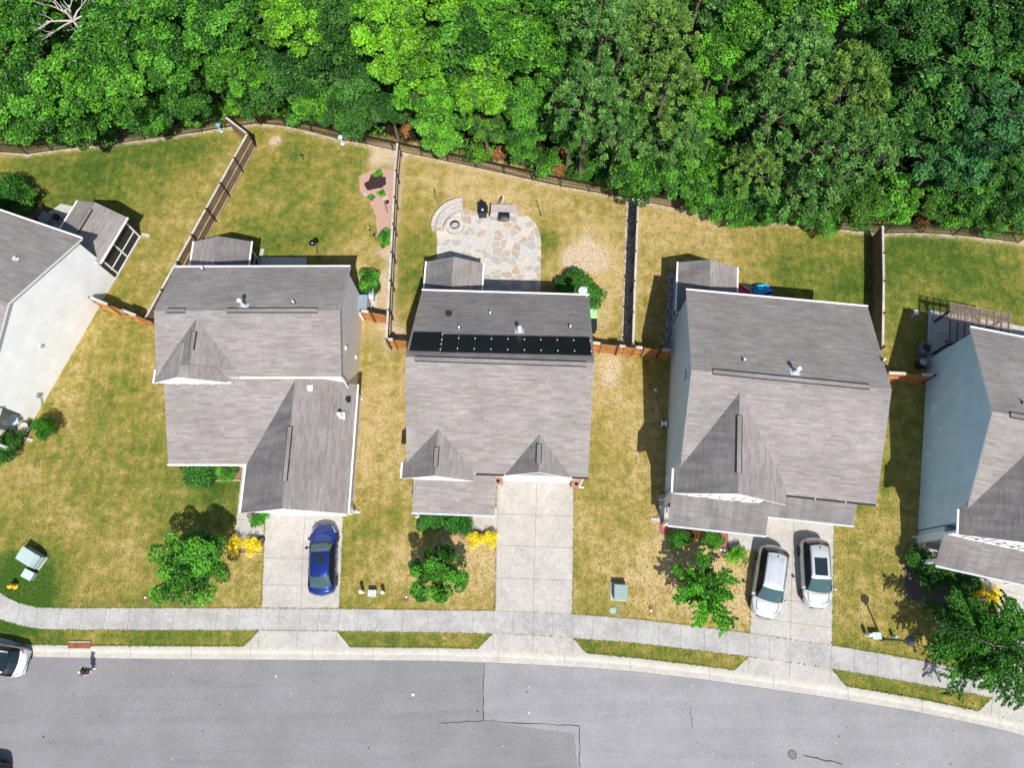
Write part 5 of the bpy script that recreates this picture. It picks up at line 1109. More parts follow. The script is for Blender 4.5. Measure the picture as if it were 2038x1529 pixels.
b = MB(); b.poly([(.44, -.5, .79), (.84, -.48, .52), (.84, .48, .52), (.44, .5, .92)]); b.bar((.44, -.5, .8), (.44, .5, .93), .03, .03); b.build('door', UTIL_L, t)
t = simple('utility_box', 'small pale square utility box below the large green cabinet', 'utility box', 63, 1145, None, rot_from((55, 1140), (72, 1149)))
b = MB(); b.box((0, 0, .2), (.72, .5, .4)); b.build('body', UTIL, t); b = MB(); b.box((0, 0, .42), (.78, .56, .06)); b.build('lid', plain('white_lid', (.43, .50, .51), .45, .05), t, .01)
t = simple('transformer', 'square green transformer on a concrete pad right of the empty driveway', 'transformer', 1233, 1180, None, -.06)
b = MB(); b.box((-.1, .05, .05), (1.05, 1.2, .1)); b.build('base_pad', CONC, t); b = MB(); b.box((0, 0, .4), (.85, .95, .62)); b.build('body', UTIL, t, .02); b = MB(); b.box((0, .18, .73), (.87, .6, .05)); b.box((0, -.3, .72), (.87, .35, .04)); b.build('lid', UTIL, t, .01)
t = simple('ground_cover_plate', 'pale grey ground box lid below the green transformer', 'box lid', 1219.5, 1216, None, -.06); b = MB(); b.prism([(.25 * math.cos(a), .2 * math.sin(a)) for a in np.linspace(0, 2 * PI, 13)[:-1]], 0, .05); b.build('lid', UTIL_L, t)
# hydrant
HY = paint('hydrant_yellow', (.75, .42, .03), 0, .3, .4)
t = simple('fire_hydrant', 'yellow fire hydrant on green grass at the left edge', 'hydrant', 31, 1168); b = MB(); b.lathe((0, 0, 0), [(.19, 0), (.19, .06), (.13, .08), (.13, .5), (.17, .52), (.17, .57)], 16); b.build('barrel', HY, t)
b = MB(); b.lathe((0, 0, .57), [(.17, 0), (.15, .09), (.06, .15), (.045, .22), (.02, .23)], 16); b.build('bonnet', HY, t)
for a in (-1, 1): b = MB(); b.lathe((0, 0, .42), [(.07, .1 * a), (.075, .23 * a), (.06, .25 * a)], 12, 0, True, 'x'); b.build('nozzle', HY, t)
# storm inlet
t = simple('storm_drain', 'rusty storm drain hood set in the kerb near the walking person', 'drain', 159, 1284.5, None, 0, .0)
RUST = plain('rusty_iron', (.2, .07, .04), .8, .4, 5)
b = MB(); b.box((0, -.04, .03), (1.5, .36, .08)); b.lathe((-.35, 0, .07), [(.04, 0), (.03, .02)], 8); b.build('hood', RUST, t); b = MB(); b.box((0, .19, .035), (1.46, .07, .09)); b.build('frame', STONE, t)
for px, py, lb in ((289, 1195, 'rusty round valve lid by the left lawn tree'), (808, 1194, 'rusty oval valve lid near the sidewalk left of the dry lawn tree'), (1294.5, 1211, 'rusty valve lid on the lawn left of the star shaped tree')):
    t = simple('valve_cover', lb, 'valve cover', px, py, 'valve covers in the lawns'); b = MB(); b.prism([(.13 * math.cos(a), .2 * math.sin(a)) for a in np.linspace(0, 2 * PI, 15)[:-1]], 0, .04); b.build('lid', RUST, t)
    b = MB(); b.lathe((.02, -.16 if px > 1000 else .16, 0), [(.07, 0), (.07, .09), (.04, .1)], 12); b.build('pipe_cap', WHITE, t)
def bollard(label, px, py, h, r, m, name='utility_post', group='utility posts near the sidewalk'):
    t = simple(name, label, 'post', px, py, group); b = MB(); b.lathe((0, 0, 0), [(r, 0), (r, h - .08)], 12); b.build('post', m, t); b = MB(); b.lathe((0, 0, h - .08), [(r * 1.12, 0), (r * 1.1, .06), (r * .6, .1)], 12); b.build('cap', m, t)
bollard('white utility post left of the small grey utility box', 723, 1179, .95, .12, WHITE); bollard('cream utility post right of the small grey utility box', 764, 1180, .7, .12, plain('cream', (.6, .58, .5), .6))
bollard('white capped utility post beside the box at the foot of the lamp post', 1723, 1264, .8, .12, WHITE); bollard('pale green utility post nearest the lamp post base', 1776, 1267, .6, .1, UTIL_L)
for px, py, lb in ((743.5, 1182, 'small grey utility box between two pale posts'), (1739, 1266, 'grey green utility box beside the lamp post')):
    t = simple('utility_box', lb, 'utility box', px, py); b = MB(); b.box((0, 0, .22), (.5, .38, .44)); b.build('body', UTIL, t); b = MB(); b.box((0, 0, .46), (.56, .44, .06)); b.build('lid', plain('grey_lid', (.42, .48, .48), .5), t, .01)
# lamp post
t = simple('street_lamp', 'tall black street lamp between the driveway and the big drooping tree', 'street lamp', 1753, 1272)
b = MB(); b.lathe((0, 0, 0), [(.15, 0), (.14, .3), (.09, .4), (.07, .6), (.055, 3.3)], 14); b.build('pole', BLACK, t)
b = MB(); b.lathe((0, 0, 3.3), [(.06, 0), (.16, .06), (.2, .38), (.24, .42)], 12); b.build('lamp_glass', glass('lamp_glass', (.12, .14, .16)), t); b = MB(); b.lathe((0, 0, 3.72), [(.3, -.02), (.27, .08), (.12, .26), (.03, .36), (.02, .44)], 12); b.build('lamp_hood', plain('lamp_hood', (.03, .04, .06), .3, spec=.6), t)
# wreath
t = simple('garden_wreath', 'black ring with pale middle leaning by the blue car driveway', 'wreath', 521, 1075); b = MB()
rows = [[(.2 * math.cos(a) + .07 * math.cos(a) * math.cos(c_), .2 * math.sin(a) + .07 * math.sin(a) * math.cos(c_), .1 + .07 * math.sin(c_)) for c_ in np.linspace(0, 2 * PI, 9)[:-1]] for a in np.linspace(0, 2 * PI, 19)[:-1]]; rows.append(rows[0]); b.grid(rows, 0, True, True); b.build('ring', DARK, t); b = MB(); b.lathe((0, 0, .03), [(.15, 0), (.14, .05)], 12); b.build('centre', STONE, t)
# bird feeder, globes
t = simple('bird_feeder', 'black round bird feeder on a thin pole behind the grey house', 'bird feeder', 633, 503); b = MB(); b.lathe((0, 0, 0), [(.03, 0), (.025, 1.5)], 8); b.build('pole', BLACK, t); b = MB(); b.lathe((0, 0, 1.4), [(.05, 0), (.24, .1), (.27, .22), (.2, .34), (.05, .4)], 16); b.build('feeder', plain('dark_enamel', (.01, .012, .02), .2, spec=.6), t)
TEAL = plain('teal_enamel', (.10, .32, .34), .35, .1, spec=.5); PALE = plain('pale_blue_enamel', (.42, .55, .62), .4, .06)
t = simple('drain_funnel', 'teal funnel shaped rain gauge bowl on a post by the metal fence', 'bowl', 441, 261); b = MB(); b.lathe((0, 0, 0), [(.13, 0), (.05, .08), (.05, .6)], 12); b.build('post', PALE, t); b = MB(); b.lathe((0, 0, .6), [(.06, 0), (.22, .16), (.22, .2), (.17, .2), (.08, .06)], 16); b.build('bowl', TEAL, t)
t = simple('garden_globe', 'pale blue round garden globe on a post by the metal fence', 'globe', 682, 285); b = MB(); b.lathe((0, 0, 0), [(.2, 0), (.16, .05), (.07, .1), (.07, .6)], 12); b.build('post', PALE, t); b = MB(); b.lathe((0, 0, .6), [(.08, 0), (.19, .08), (.22, .2), (.17, .34), (.05, .4)], 16); b.build('globe', PALE, t)
# cooking corner on the flagstones
ctr = at(924, 461); t = thing('stone_bench', 'curved two tier stone bench around the fire pit', 'bench', (ctr.x, ctr.y, .05))
def arc(r0, r1, z1, a0, a1, name, m, n=18):
    b = MB(); A = np.linspace(a0, a1, n); rows = [[(r0 * math.cos(a), r0 * math.sin(a), 0), (r1 * math.cos(a), r1 * math.sin(a), 0), (r1 * math.cos(a), r1 * math.sin(a), z1), (r0 * math.cos(a), r0 * math.sin(a), z1)] for a in A]
    b.grid(rows, 0, False, True); b.poly(rows[0][::-1]); b.poly(rows[-1]); b.build(name, m, t)
arc(1.82, 2.28, .48, 1.62, 3.12, 'seat', STONE2); arc(1.68, 1.82, .5, 1.62, 3.12, 'seat_edge', STONE); arc(2.28, 2.55, .85, 1.62, 3.12, 'backrest', STONE); arc(2.22, 2.28, .86, 1.62, 3.12, 'coping', STONE)
t = simple('fire_pit', 'round stone fire pit on the flagstone patio', 'fire pit', 906, 452, None, 0, .05); b = MB(); rows = [[(r * math.cos(a), r * math.sin(a), z) for a in np.linspace(0, 2 * PI, 25)[:-1]] for r, z in ((.72, 0), (.72, .36), (.34, .36), (.34, .1))]; b.grid(rows, 0, False, True); b.build('stone_ring', STONE, t)
b = MB(); rows = [[(r * math.cos(a), r * math.sin(a), z) for a in np.linspace(0, 2 * PI, 25)[:-1]] for r, z in ((.38, .37), (.38, .42), (.33, .42), (.33, .12), (.0, .12))]; b.grid(rows, 0, False, True); b.build('iron_ring', BLACK, t); b = MB(); b.lathe((0, 0, .1), [(.32, 0), (.32, .08)], 16); b.build('ash_bed', STONE2, t)
t = simple('smoker', 'black upright smoker beside the stone counter', 'smoker', 961.5, 428, None, .03, .05); b = MB(); b.box((0, .1, .62), (.6, 1.0, .75)); b.build('cabinet', plain('smoker_black', (.012, .014, .022), .35, spec=.5), t, .05)
b = MB(); b.lathe((0, -.12, 1.0), [(.1, -.01), (.09, .06), (.02, .07)], 12); b.build('vent_cap', GALV, t); b = MB(); b.lathe((0, .55, .9), [(.07, 0), (.07, .35), (.09, .36), (.02, .4)], 10); b.build('chimney', BLACK, t); b = MB(); b.bar((.36, -.3, .8), (.36, .4, .8), .12, .05); b.build('side_shelf', BLACK, t)
for x in (-.24, .24):
    for y in (-.3, .5): b = MB(); b.box((x, y, .13), (.06, .06, .26)); b.build('leg', BLACK, t)
t = simple('stone_counter', 'stone cooking counter with pale end caps at the back of the patio', 'counter', 1003, 430, None, -.03, .05); b = MB(); b.prism([(-.95, -.42), (.95, -.42), (.95, .45), (-.95, .45)], 0, .88); b.build('base', STONE2, t); b = MB(); b.prism([(-1.0, -.45), (1.0, -.45), (1.05, .2), (.8, .5), (-1.0, .5)], .88, .95); b.build('worktop', plain('mauve_stone', (.34, .30, .29), .7, .2, 5), t)
for x in (-.75, .8): b = MB(); b.prism([(x - .28, -.62), (x + .28, -.62), (x + .3, -.3), (x - .28, -.3)], .85, .97); b.build('end_cap', STONE, t)
t = simple('covered_grill', 'grill under a black cover set into the stone counter', 'grill', 1003, 432, None, -.03, 1.0); b = MB(); b.prism([(-.42, -.38), (.42, -.38), (.42, .3), (-.42, .3)], 0, .12); b.build('body', BLACK, t); b = MB(); b.grid([[(x, y, .12 + .2 * (1 - (y / .4) ** 2) * (1 - (x / .5) ** 4)) for x in np.linspace(-.43, .43, 7)] for y in np.linspace(-.4, .33, 7)]); b.build('cover', plain('grill_cover', (.015, .018, .028), .45, .2, 4), t)
t = simple('garden_easel', 'white post with a triangular brace behind the stone counter', 'post', 997, 410); b = MB(); b.bar((0, 0, 0), (.25, .12, 1.15), .09, .09); b.build('post', WHITE, t); b = MB(); b.bar((-.35, .1, 0), (.22, .12, 1.1), .1, .04); b.bar((-.3, .1, .15), (.1, .05, .35), .06, .04); b.build('brace', RAIL, t)
for px, py, lb in ((873, 411, 'thin light pole behind the curved stone bench'), (1078, 433, 'thin brown light pole at the right corner of the flagstone patio')):
    t = simple('light_pole', lb, 'pole', px, py, 'light poles by the patio'); b = MB(); b.lathe((0, 0, 0), [(.045, 0), (.035, 2.4)], 8); b.build('pole', RAIL, t); b = MB(); b.lathe((0, 0, 2.4), [(.05, 0), (.02, .06)], 8); b.build('hook', BLACK, t)
# loose things round the houses
t = simple('compost_bin', 'bright lime green bin at the side of the middle house', 'bin', 1177.5, 632, None, -.04); b = MB(); b.box((0, 0, .5), (.5, 1.15, 1.)); b.build('body', plain('lime_plastic', (.25, .75, .22), .5, .05), t, .04); b = MB(); b.box((0, 0, 1.02), (.54, 1.2, .06)); b.build('lid', plain('lime_lid', (.3, .8, .26), .5, .05), t)
t = simple('rubbish_bin', 'black wheeled bin behind the lime green bin', 'bin', 1177, 655, None, -.04); b = MB(); b.box((0, 0, .5), (.55, .75, .98), 0, 0, None, 1.1); b.build('body', DARK, t, .03); b = MB(); b.box((0, 0, 1.03), (.64, .85, .07)); b.build('lid', BLACK, t)
t = simple('air_conditioner', 'white air conditioner unit at the side of the grey house', 'air conditioner', 737, 594, None, 0); b = MB(); b.box((0, 0, .4), (.8, .8, .75)); b.build('casing', plain('ac_casing', (.6, .6, .62), .5), t, .03); b = MB(); b.lathe((0, 0, .78), [(.34, 0), (.33, .02), (.1, .04)], 18); b.build('fan_grille', plain('ac_grille', (.35, .4, .48), .4), t); b = MB(); b.box((0, -.1, .02), (1.1, 1.3, .05)); b.build('base_pad', CONC, t)
t = simple('gas_can', 'small red can beside the white air conditioner', 'can', 727, 588); b = MB(); b.box((0, 0, .18), (.3, .22, .34)); b.build('body', plain('red_plastic', (.5, .02, .04), .5), t, .02); b = MB(); b.lathe((.08, 0, .34), [(.04, 0), (.03, .1)], 8); b.build('spout', BLACK, t)
TOYB = plain('bright_blue_plastic', (.03, .36, .75), .35, .05)
t = simple('toy_car', 'bright blue ride-on toy car on the back patio', 'toy', 1513, 579, None, .1, .08); b = MB(); b.prism([(-.6, -.25), (-.4, -.36), (.35, -.34), (.6, -.2), (.6, .2), (.35, .34), (-.4, .36), (-.6, .25)], .1, .4); b.build('body', TOYB, t, .06); b = MB(); b.box((-.15, 0, .6), (.5, .45, .05)); b.build('roof', plain('cyan_plastic', (.05, .55, .85), .35), t, .02); b = MB(); b.box((.25, 0, .45), (.06, .4, .15)); b.build('windscreen', TOYB, t)
for x in (-.38, .38):
    for y in (-.33, .33): b = MB(); b.lathe((0, 0, 0), [(.02, -.05), (.15, -.05), (.15, .05), (.02, .05)], 12); o = b.build('wheel', DARK, t); o.location = (x, y, .15); o.rotation_euler = (PI / 2, 0, 0)
t = simple('toy_bucket', 'dark blue toy bucket next to the ride-on toy car', 'toy', 1530, 583, None, 0, .06); b = MB(); b.lathe((0, 0, 0), [(.17, 0), (.23, .38), (.19, .38), (.15, .05)], 16); b.build('bucket', plain('deep_blue_plastic', (.01, .05, .5), .35), t); b = MB(); b.bar((-.22, 0, .38), (.22, 0, .4), .03, .03); b.build('handle', WHITE, t)
t = simple('toy_slide', 'red toy slide against the back wall beside the screened porch', 'toy', 1474, 584, None, -.4, .08); b = MB(); b.poly([(-.5, -.22, .75), (.6, -.22, .12), (.6, .22, .12), (-.5, .22, .75)]); b.bar((-.5, -.24, .8), (.6, -.24, .17), .05, .12); b.bar((-.5, .24, .8), (.6, .24, .17), .05, .12); b.build('chute', plain('red_toy_plastic', (.5, .02, .05), .4), t); b = MB(); b.bar((-.55, -.2, 0), (-.5, -.2, .8), .06, .06); b.bar((-.55, .2, 0), (-.5, .2, .8), .06, .06); b.bar((-.53, -.2, .4), (-.53, .2, .4), .06, .06); b.build('ladder', plain('red_ladder', (.4, .02, .04), .4), t)
for px, py, rz, lb in ((1303, 1036, -.05, 'pale splash block at the front corner of the left blue-grey house'), (58, 876, -.3, 'pale splash block by the white house porch bed'), (291, 469, -.25, 'pale splash block at the back corner of the screened porch'), (703, 1019, 0, 'pale splash block at the garage corner of the grey house'), (522, 503, 1.5, 'pale splash block at the small porch of the grey house')):
    t = simple('splash_block', lb, 'splash block', px, py, 'splash blocks at the downspouts', rz); b = MB(); b.box((0, 0, .04), (.62, .28, .07)); b.build('base', STONE, t); b = MB(); [b.box((0, y, .1), (.62, .04, .05)) for y in (-.12, .12)]; b.box((-.29, 0, .1), (.04, .22, .05)); b.build('rim', STONE, t)
# brick edging
def edging(label, p, q):
    A, B = at(*p), at(*q); t = thing('brick_edging', label, 'edging', (A.x, A.y, 0), rot_from(p, q), 'brick edgings'); L_ = (B - A).length; b = MB(); k = 0
    while k < L_: b.box((k + .1, RND.uniform(-.01, .01), .05), (.19, .1, .1)); k += .2
    b.build('bricks', plain('edging_brick', (.42, .27, .2), .85, .25, 6), t)
edging('brick edging of the bed under the garage wing eave', (415, 958), (477, 957)); edging('brick edging in front of the yellow bushes by the blue car', (456, 1102), (523, 1103))
t = simple('bed_stone', 'white flat stone at the corner of the red mulch bed', 'stone', 1439, 1096, None, -.1); b = MB(); b.box((0, 0, .05), (.4, .16, .1)); b.build('stone', WHITE, t, .02)
t = simple('pond_stone', 'white stone at the left rim of the pink mulch bed', 'stone', 727, 385); b = MB(); b.lathe((0, 0, 0), [(.12, 0), (.13, .08), (.06, .14)], 9); b.build('stone', STONE, t)
t = simple('feeder_hook', 'black hooked pole with white slab stones in the pink mulch bed', 'hook pole', 772, 424); b = MB(); b.tube([(0, 0, 0), (0, 0, 1.5), (.05, .0, 1.75), (.18, 0, 1.8), (.22, 0, 1.7)], .02, 6); b.build('pole', BLACK, t); b = MB(); b.lathe((.22, 0, 1.45), [(.05, 0), (.11, .05), (.11, .2), (.03, .26)], 10); b.build('feeder', BLACK, t)
t = simple('paving_stone', 'pair of pale slab stones at the foot of the black hooked pole', 'stone', 766, 396); b = MB(); b.box((-.05, 0, .04), (.3, .18, .08), .1); b.build('slab', STONE, t); b = MB(); b.box((.18, .1, .04), (.18, .24, .08), .3); b.build('slab', STONE, t)
for px, py, lb in ((737, 462, 'small path light on the lawn left of the mulch bed end'), (748, 478, 'dark green garden light at the end of the mulch bed'), (605, 320, 'thin dark garden stake in the middle of the back lawn')):
    t = simple('garden_light', lb, 'garden light', px, py, 'garden lights'); b = MB(); b.lathe((0, 0, 0), [(.02, 0), (.02, .75)], 6); b.build('stake', BLACK, t); b = MB(); b.lathe((0, 0, .75), [(.08, 0), (.08, .1), (.02, .13)], 10); b.build('lamp', plain('frosted', (.5, .45, .36), .5) if px == 737 else DARK, t)
t = simple('shepherd_hook', 'pair of black garden stakes by the metal fence in the left yard', 'stake', 218, 303); b = MB(); b.bar((0, 0, 0), (0, 0, 1.1), .06, .06); b.build('stake', BLACK, t); b = MB(); b.bar((-.5, .25, 0), (-.5, .25, 1.1), .06, .06); b.build('stake', BLACK, t); b = MB(); b.bar((0, 0, .08), (-.5, .25, .08), .05, .05); b.build('crossbar', BLACK, t)
t = simple('hose_pot', 'pale round planter with a dark rim beside the porch bush', 'planter', 52, 853, None, 0, .15); b = MB(); b.lathe((0, 0, 0), [(.3, 0), (.38, .35), (.33, .36), (.3, .15)], 20); b.build('pot', STONE, t); b = MB(); rows = [[(.39 * math.cos(a) + .03 * math.cos(a) * math.cos(c_), .39 * math.sin(a) + .03 * math.sin(a) * math.cos(c_), .36 + .03 * math.sin(c_)) for c_ in np.linspace(0, 2 * PI, 7)[:-1]] for a in np.linspace(0, 2 * PI, 21)]; b.grid(rows, 0, True, True); b.build('rim', DARK, t)
CHW = plain('grey_blue_paint', (.45, .52, .6), .5)
t = simple('rocking_chair', 'grey-blue rocking chair on the white house porch', 'chair', 36, 841, None, -.9, .15); b = MB(); b.box((0, 0, .42), (.6, .58, .05)); b.build('seat', CHW, t); b = MB(); [b.bar((-.25 + .12 * k, -.28, .45), (-.25 + .12 * k, -.45, 1.1), .07, .02) for k in range(5)]; b.bar((-.3, -.46, 1.1), (.3, -.46, 1.1), .05, .1); b.build('backrest', CHW, t)
for s_ in (-1, 1):
    b = MB(); b.bar((.3 * s_, -.3, .65), (.3 * s_, .3, .65), .09, .04); b.bar((.3 * s_, .27, .1), (.3 * s_, .27, .65), .05, .05); b.build('armrest', CHW, t); b = MB(); b.tube([(.3 * s_, -.55, .12), (.3 * s_, -.2, .03), (.3 * s_, .2, .03), (.3 * s_, .5, .1)], .025, 6); b.build('rocker', CHW, t)
t = simple('flag', 'pink and white flag on a slanting pole above the white house bush', 'flag', -12, 880, None, 0, 0); b = MB(); b.bar((-.5, .3, 2.2), (1.0, -.45, 2.9), .03, .03); b.build('pole', WHITE, t)
b = MB(); rows = [[(-.3 + 1.25 * u, .2 - .62 * u - .3 * v + .05 * math.sin(u * 9 + v * 3), 2.3 + .58 * u - .35 * v + .03 * math.sin(u * 7)) for u in np.linspace(0, 1, 9)] for v in np.linspace(0, 1, 7)]
for k in range(6): b.grid(rows[k:k + 2], k % 2)
b.build('cloth', [plain('flag_white', (.75, .72, .74), .7), plain('flag_pink', (.7, .3, .42), .7)], t)
t = simple('patio_table', 'dark square table on the patio behind the white house', 'table', 101, 441, None, -.5, .07); b = MB(); b.box((0, 0, .72), (1.0, .8, .05)); b.build('table_top', plain('weathered_table', (.2, .2, .2), .7), t)
for x in (-.42, .42):
    for y in (-.32, .32): b = MB(); b.box((x, y, .35), (.06, .06, .7)); b.build('leg', BLACK, t)
t = simple('storage_bench', 'brown storage bench on the patio of the white house', 'bench', 79, 430, None, 1.0, .07); b = MB(); b.box((0, 0, .25), (1.3, .5, .5)); b.build('base', plain('brown_wood', (.13, .07, .05), .7), t); b = MB(); b.box((0, 0, .53), (1.36, .56, .06)); b.build('lid', plain('brown_lid', (.17, .1, .08), .7), t)
t = simple('kettle_grill', 'round black kettle grill on the patio beside the screened porch', 'grill', 123, 441, None, 0, .07); b = MB(); b.lathe((0, 0, .5), [(.08, 0), (.27, .12), (.3, .25), (.25, .38), (.06, .46)], 18); b.build('bowl', BLACK, t)
for a in (0, 2.1, 4.2): b = MB(); b.bar((.15 * math.cos(a), .15 * math.sin(a), .55), (.32 * math.cos(a), .32 * math.sin(a), 0), .04, .04); b.build('leg', BLACK, t)
# pergola behind the right house
c = Vector((h4.x, h4.y, 0)); t = thing('pergola', 'dark wooden pergola over the patio behind the right house', 'pergola', c, h4.r); PW = plain('dark_pergola_wood', (.07, .045, .035), .8, .2, 4); PG = plain('greyed_slat_wood', (.25, .19, .16), .8, .2, 4)
for x in (-5.75, -2.2):
    for y in (6.9, 9.55): b = MB(); b.box((x, y, 1.25), (.14, .14, 2.5)); b.bar((x, y, 1.9), (x + (.5 if x < -4 else -.5), y, 2.45), .08, .08); b.build('post', PW, t)
for y in (6.9, 9.55): b = MB(); b.box((-3.98, y, 2.5), (4.4, .09, .2)); b.build('beam', PW, t)
for k in range(9): b = MB(); b.box((-6.0 + k * .5, 8.25, 2.68), (.05, 3.3, .15)); b.build('rafter', PW, t)
b = MB()
for k in range(22): b.box((-3.98, 6.72 + k * .148, 2.775), (4.35, .05, .035))
b.build('slats', PG, t)
t = simple('rain_barrel', 'dark barrel at the shaded wall of the right house', 'barrel', 1826, 728); b = MB(); b.lathe((0, 0, 0), [(.27, 0), (.33, .4), (.27, .85)], 16); b.build('barrel', plain('barrel_blue_black', (.03, .04, .06), .5), t); b = MB(); b.lathe((0, 0, .85), [(.28, 0), (.27, .05), (.1, .07)], 16); b.build('lid', UTIL_L, t)
t = simple('heat_pump', 'dark grey heat pump by the cedar fence of the right house', 'heat pump', 1833, 700, None, -.2); b = MB(); b.box((0, 0, .4), (.75, .75, .75)); b.build('casing', plain('pump_casing', (.16, .18, .2), .5), t, .03); b = MB(); b.lathe((0, 0, .78), [(.3, 0), (.3, .03), (.1, .04)], 16); b.build('fan_grille', BLACK, t)
t = simple('bird_bath', 'small white bird bath on the lawn left of the pergola', 'bird bath', 1815, 628); b = MB(); b.lathe((0, 0, 0), [(.14, 0), (.06, .08), (.05, .5)], 12); b.build('pedestal', STONE, t); b = MB(); b.lathe((0, 0, .5), [(.06, 0), (.2, .1), (.21, .12), (.15, .08)], 14); b.build('bowl', WHITE, t)
t = simple('garden_ball', 'white ball lying on the shaded lawn beside the blue-grey wall', 'ball', 1304, 777); b = MB(); b.lathe((0, 0, 0), [(.03, 0), (.1, .05), (.11, .11), (.1, .17), (.03, .22)], 14); b.build('ball', WHITE, t)
t = simple('hose_reel', 'white hose reel against the blue-grey wall', 'hose reel', 1319, 846); b = MB(); b.lathe((0, 0, .45), [(.08, -.2), (.25, -.18), (.25, -.14), (.12, -.12), (.12, .12), (.25, .14), (.25, .18), (.08, .2)], 16, 0, True, 'x'); b.build('drum', WHITE, t); b = MB(); b.bar((-.2, 0, 0), (-.2, 0, .45), .05, .05); b.bar((.2, 0, 0), (.2, 0, .45), .05, .05); b.build('stand', BLACK, t)
# covers in the road
def cover(label, px, py, r, m):
    p = at(px, py, -.09); t = thing('manhole_cover', label, 'manhole cover', (p.x, p.y, -.094), 0, 'covers in the road'); b = MB(); b.lathe((0, 0, 0), [(r, 0), (r, .006)], 24); b.build('lid', m, t); b = MB(); rows = [[(q * math.cos(a), q * math.sin(a), z) for a in np.linspace(0, 2 * PI, 25)[:-1]] for q, z in ((r * 1.15, .0), (r * 1.15, .009), (r, .009), (r, .004))]; b.grid(rows, 0, False, True); b.build('frame', BLACK, t)
cover('iron manhole cover at the lower right of the road', 1577, 1503, .24, plain('worn_iron', (.12, .12, .13), .5, .3, 20, metal=.3)); cover('small pale valve cover in the middle of the road', 822, 1384, .12, plain('pale_iron', (.4, .45, .45), .5))

# grass: small tufts standing in the lawns and growing over the concrete edges
NR = np.random.default_rng(17); n = 90000
X = NR.uniform(-36, 38, n); lo_ = np.interp(X, gx, yb); hi_ = np.interp(X, [p.x for p in FW], [p.y for p in FW]); Y = lo_ + NR.random(n) * (hi_ - lo_)
k1 = np.interp(X, [p.x for p in LO], [p.y for p in LO]); k2 = np.interp(X, [p.x for p in LT], [p.y for p in LT]); keep = (Y < k1 - .02) | (Y > k2 + .02)
def inside(poly, X, Y):
    c = np.zeros(len(X), bool); m = len(poly)
    for i in range(m):
        (x1, y1), (x2, y2) = poly[i], poly[(i + 1) % m]
        if y1 == y2: continue
        c ^= ((y1 > Y) != (y2 > Y)) & (X < (x2 - x1) * (Y - y1) / (y2 - y1) + x1)
    return c
for q in EXCL: keep &= ~inside(q, X, Y)
for h in (h1, h2, h3, h4, h5):
    cs, sn = math.cos(h.r), math.sin(h.r); u = cs * (X - h.x) + sn * (Y - h.y); v = -sn * (X - h.x) + cs * (Y - h.y); keep &= ~((abs(u) < h.W / 2) & (abs(v) < h.D / 2))
X, Y = X[keep], Y[keep]
ex, ey = [], []
for q in EXCL[:13]:      # ragged edges along driveways, paths and pads
    for (x1, y1), (x2, y2) in zip(q, q[1:] + q[:1]):
        L_ = math.hypot(x2 - x1, y2 - y1); t_ = NR.random(int(L_ * 16)); ex += list(x1 + (x2 - x1) * t_ + NR.normal(0, .03, len(t_))); ey += list(y1 + (y2 - y1) * t_ + NR.normal(0, .03, len(t_)))
ex, ey = np.array(ex), np.array(ey); ok = np.ones(len(ex), bool)
for q in EXCL[:13]: ok &= ~inside([(sum(p[0] for p in q) / len(q) + (x - sum(p[0] for p in q) / len(q)) * .985, sum(p[1] for p in q) / len(q) + (y - sum(p[1] for p in q) / len(q)) * .985) for x, y in q], ex, ey)
ky1 = np.interp(ex, [p.x for p in LO], [p.y for p in LO]); ky2 = np.interp(ex, [p.x for p in LT], [p.y for p in LT]); ok &= (ey < ky1 - .05) | (ey > ky2 + .05); ok &= ey > np.interp(ex, gx, yb) + .05
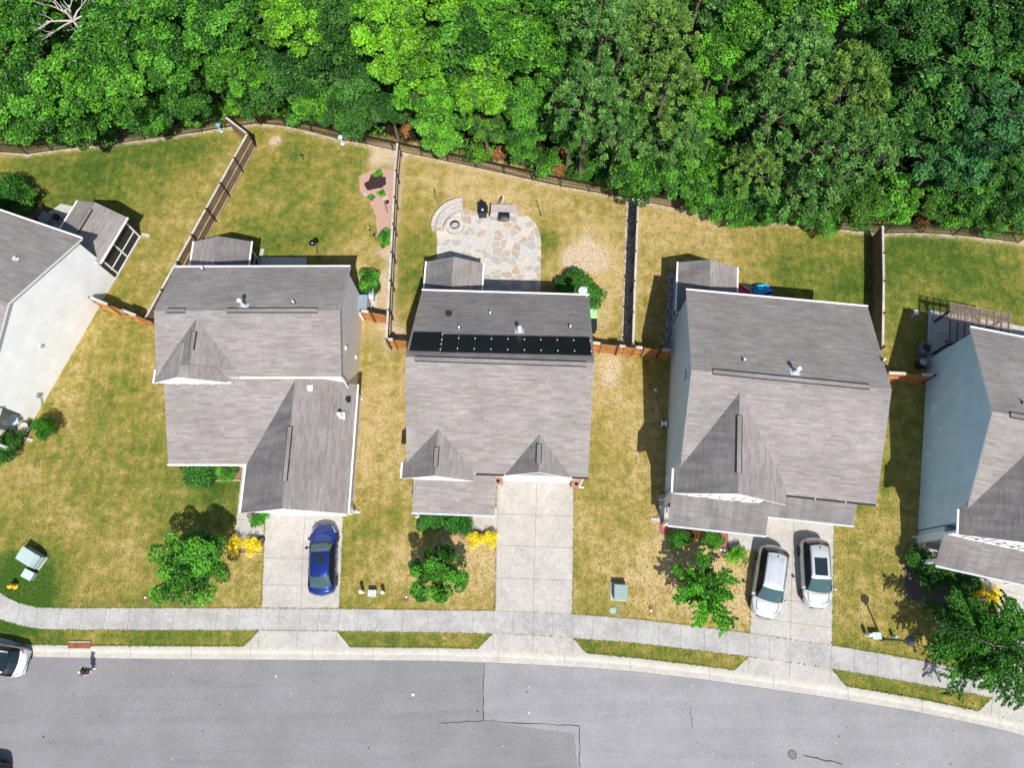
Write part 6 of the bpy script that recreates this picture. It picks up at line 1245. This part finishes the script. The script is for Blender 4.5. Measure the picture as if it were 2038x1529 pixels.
xs_ = NR.uniform(-36, 38, 5200); sel = NR.integers(0, 3, 5200); ys_ = np.where(sel == 0, np.interp(xs_, [p.x for p in LO], [p.y for p in LO]) - .01, np.where(sel == 1, np.interp(xs_, [p.x for p in LT], [p.y for p in LT]) + .01, np.interp(xs_, gx, yb) + .02)) + NR.normal(0, .03, 5200)
ok2 = np.ones(5200, bool)
for q in EXCL[:13]: ok2 &= ~inside(q, xs_, ys_)
X = np.concatenate([X, ex[ok], xs_[ok2]]); Y = np.concatenate([Y, ey[ok], ys_[ok2]]); n = len(X)
ix = np.clip(np.searchsorted(gx, X), 0, len(gx) - 1); iv = np.clip(((Y - np.interp(X, gx, yb)) / .4).astype(int), 0, 112); gl = green[ix, iv] - dirt[ix, iv] * .5
nn = unit(n) * .6 + np.array([0, 0, .7]); nn /= np.linalg.norm(nn, axis=1)[:, None]
gm = foliage('grass_blades', (.46, .35, .13), (.08, .165, .02), .15, .1, False)
o = bpy.data.objects.new('grass', leaf_mesh('grass', np.stack([X, Y, np.full(n, .035)], 1), nn, .13, .45, np.clip(gl + .12 + NR.normal(0, .24, n), 0, 1), gm)); COL.objects.link(o); struct(o, 'stuff')

# the wood going on beyond the photo's frame, as one mass
NR = np.random.default_rng(23); n = 90000
X = NR.uniform(-76, 76, n); fyx = np.interp(X, [p.x for p in FW], [p.y for p in FW]); Y = fyx + 2 + NR.random(n) * 55
yl, yr = at(-60, 120).x, at(2098, 120).x; top = at(1019, -110).y
keep = (Y > top) | (X < yl) | (X > yr); X, Y, fyx = X[keep], Y[keep], fyx[keep]; n = len(X)
dome = np.abs(np.sin(X * .52 + np.sin(Y * .31)) * np.sin(Y * .55 + np.sin(X * .27) * 1.4)) ** .5
Z = (3.2 + 5.5 * dome) * np.clip((Y - fyx) / 5, .35, 1) * NR.uniform(.55, 1.02, n)
nn = unit(n) * .7 + np.array([0, 0, .8]); nn /= np.linalg.norm(nn, axis=1)[:, None]
o = bpy.data.objects.new('distant_wood', leaf_mesh('distant_wood', np.stack([X, Y, Z], 1), nn, .55, .75, NR.random(n), LEAF)); COL.objects.link(o); o.color = (.95, .95, .95, 1); struct(o, 'stuff')
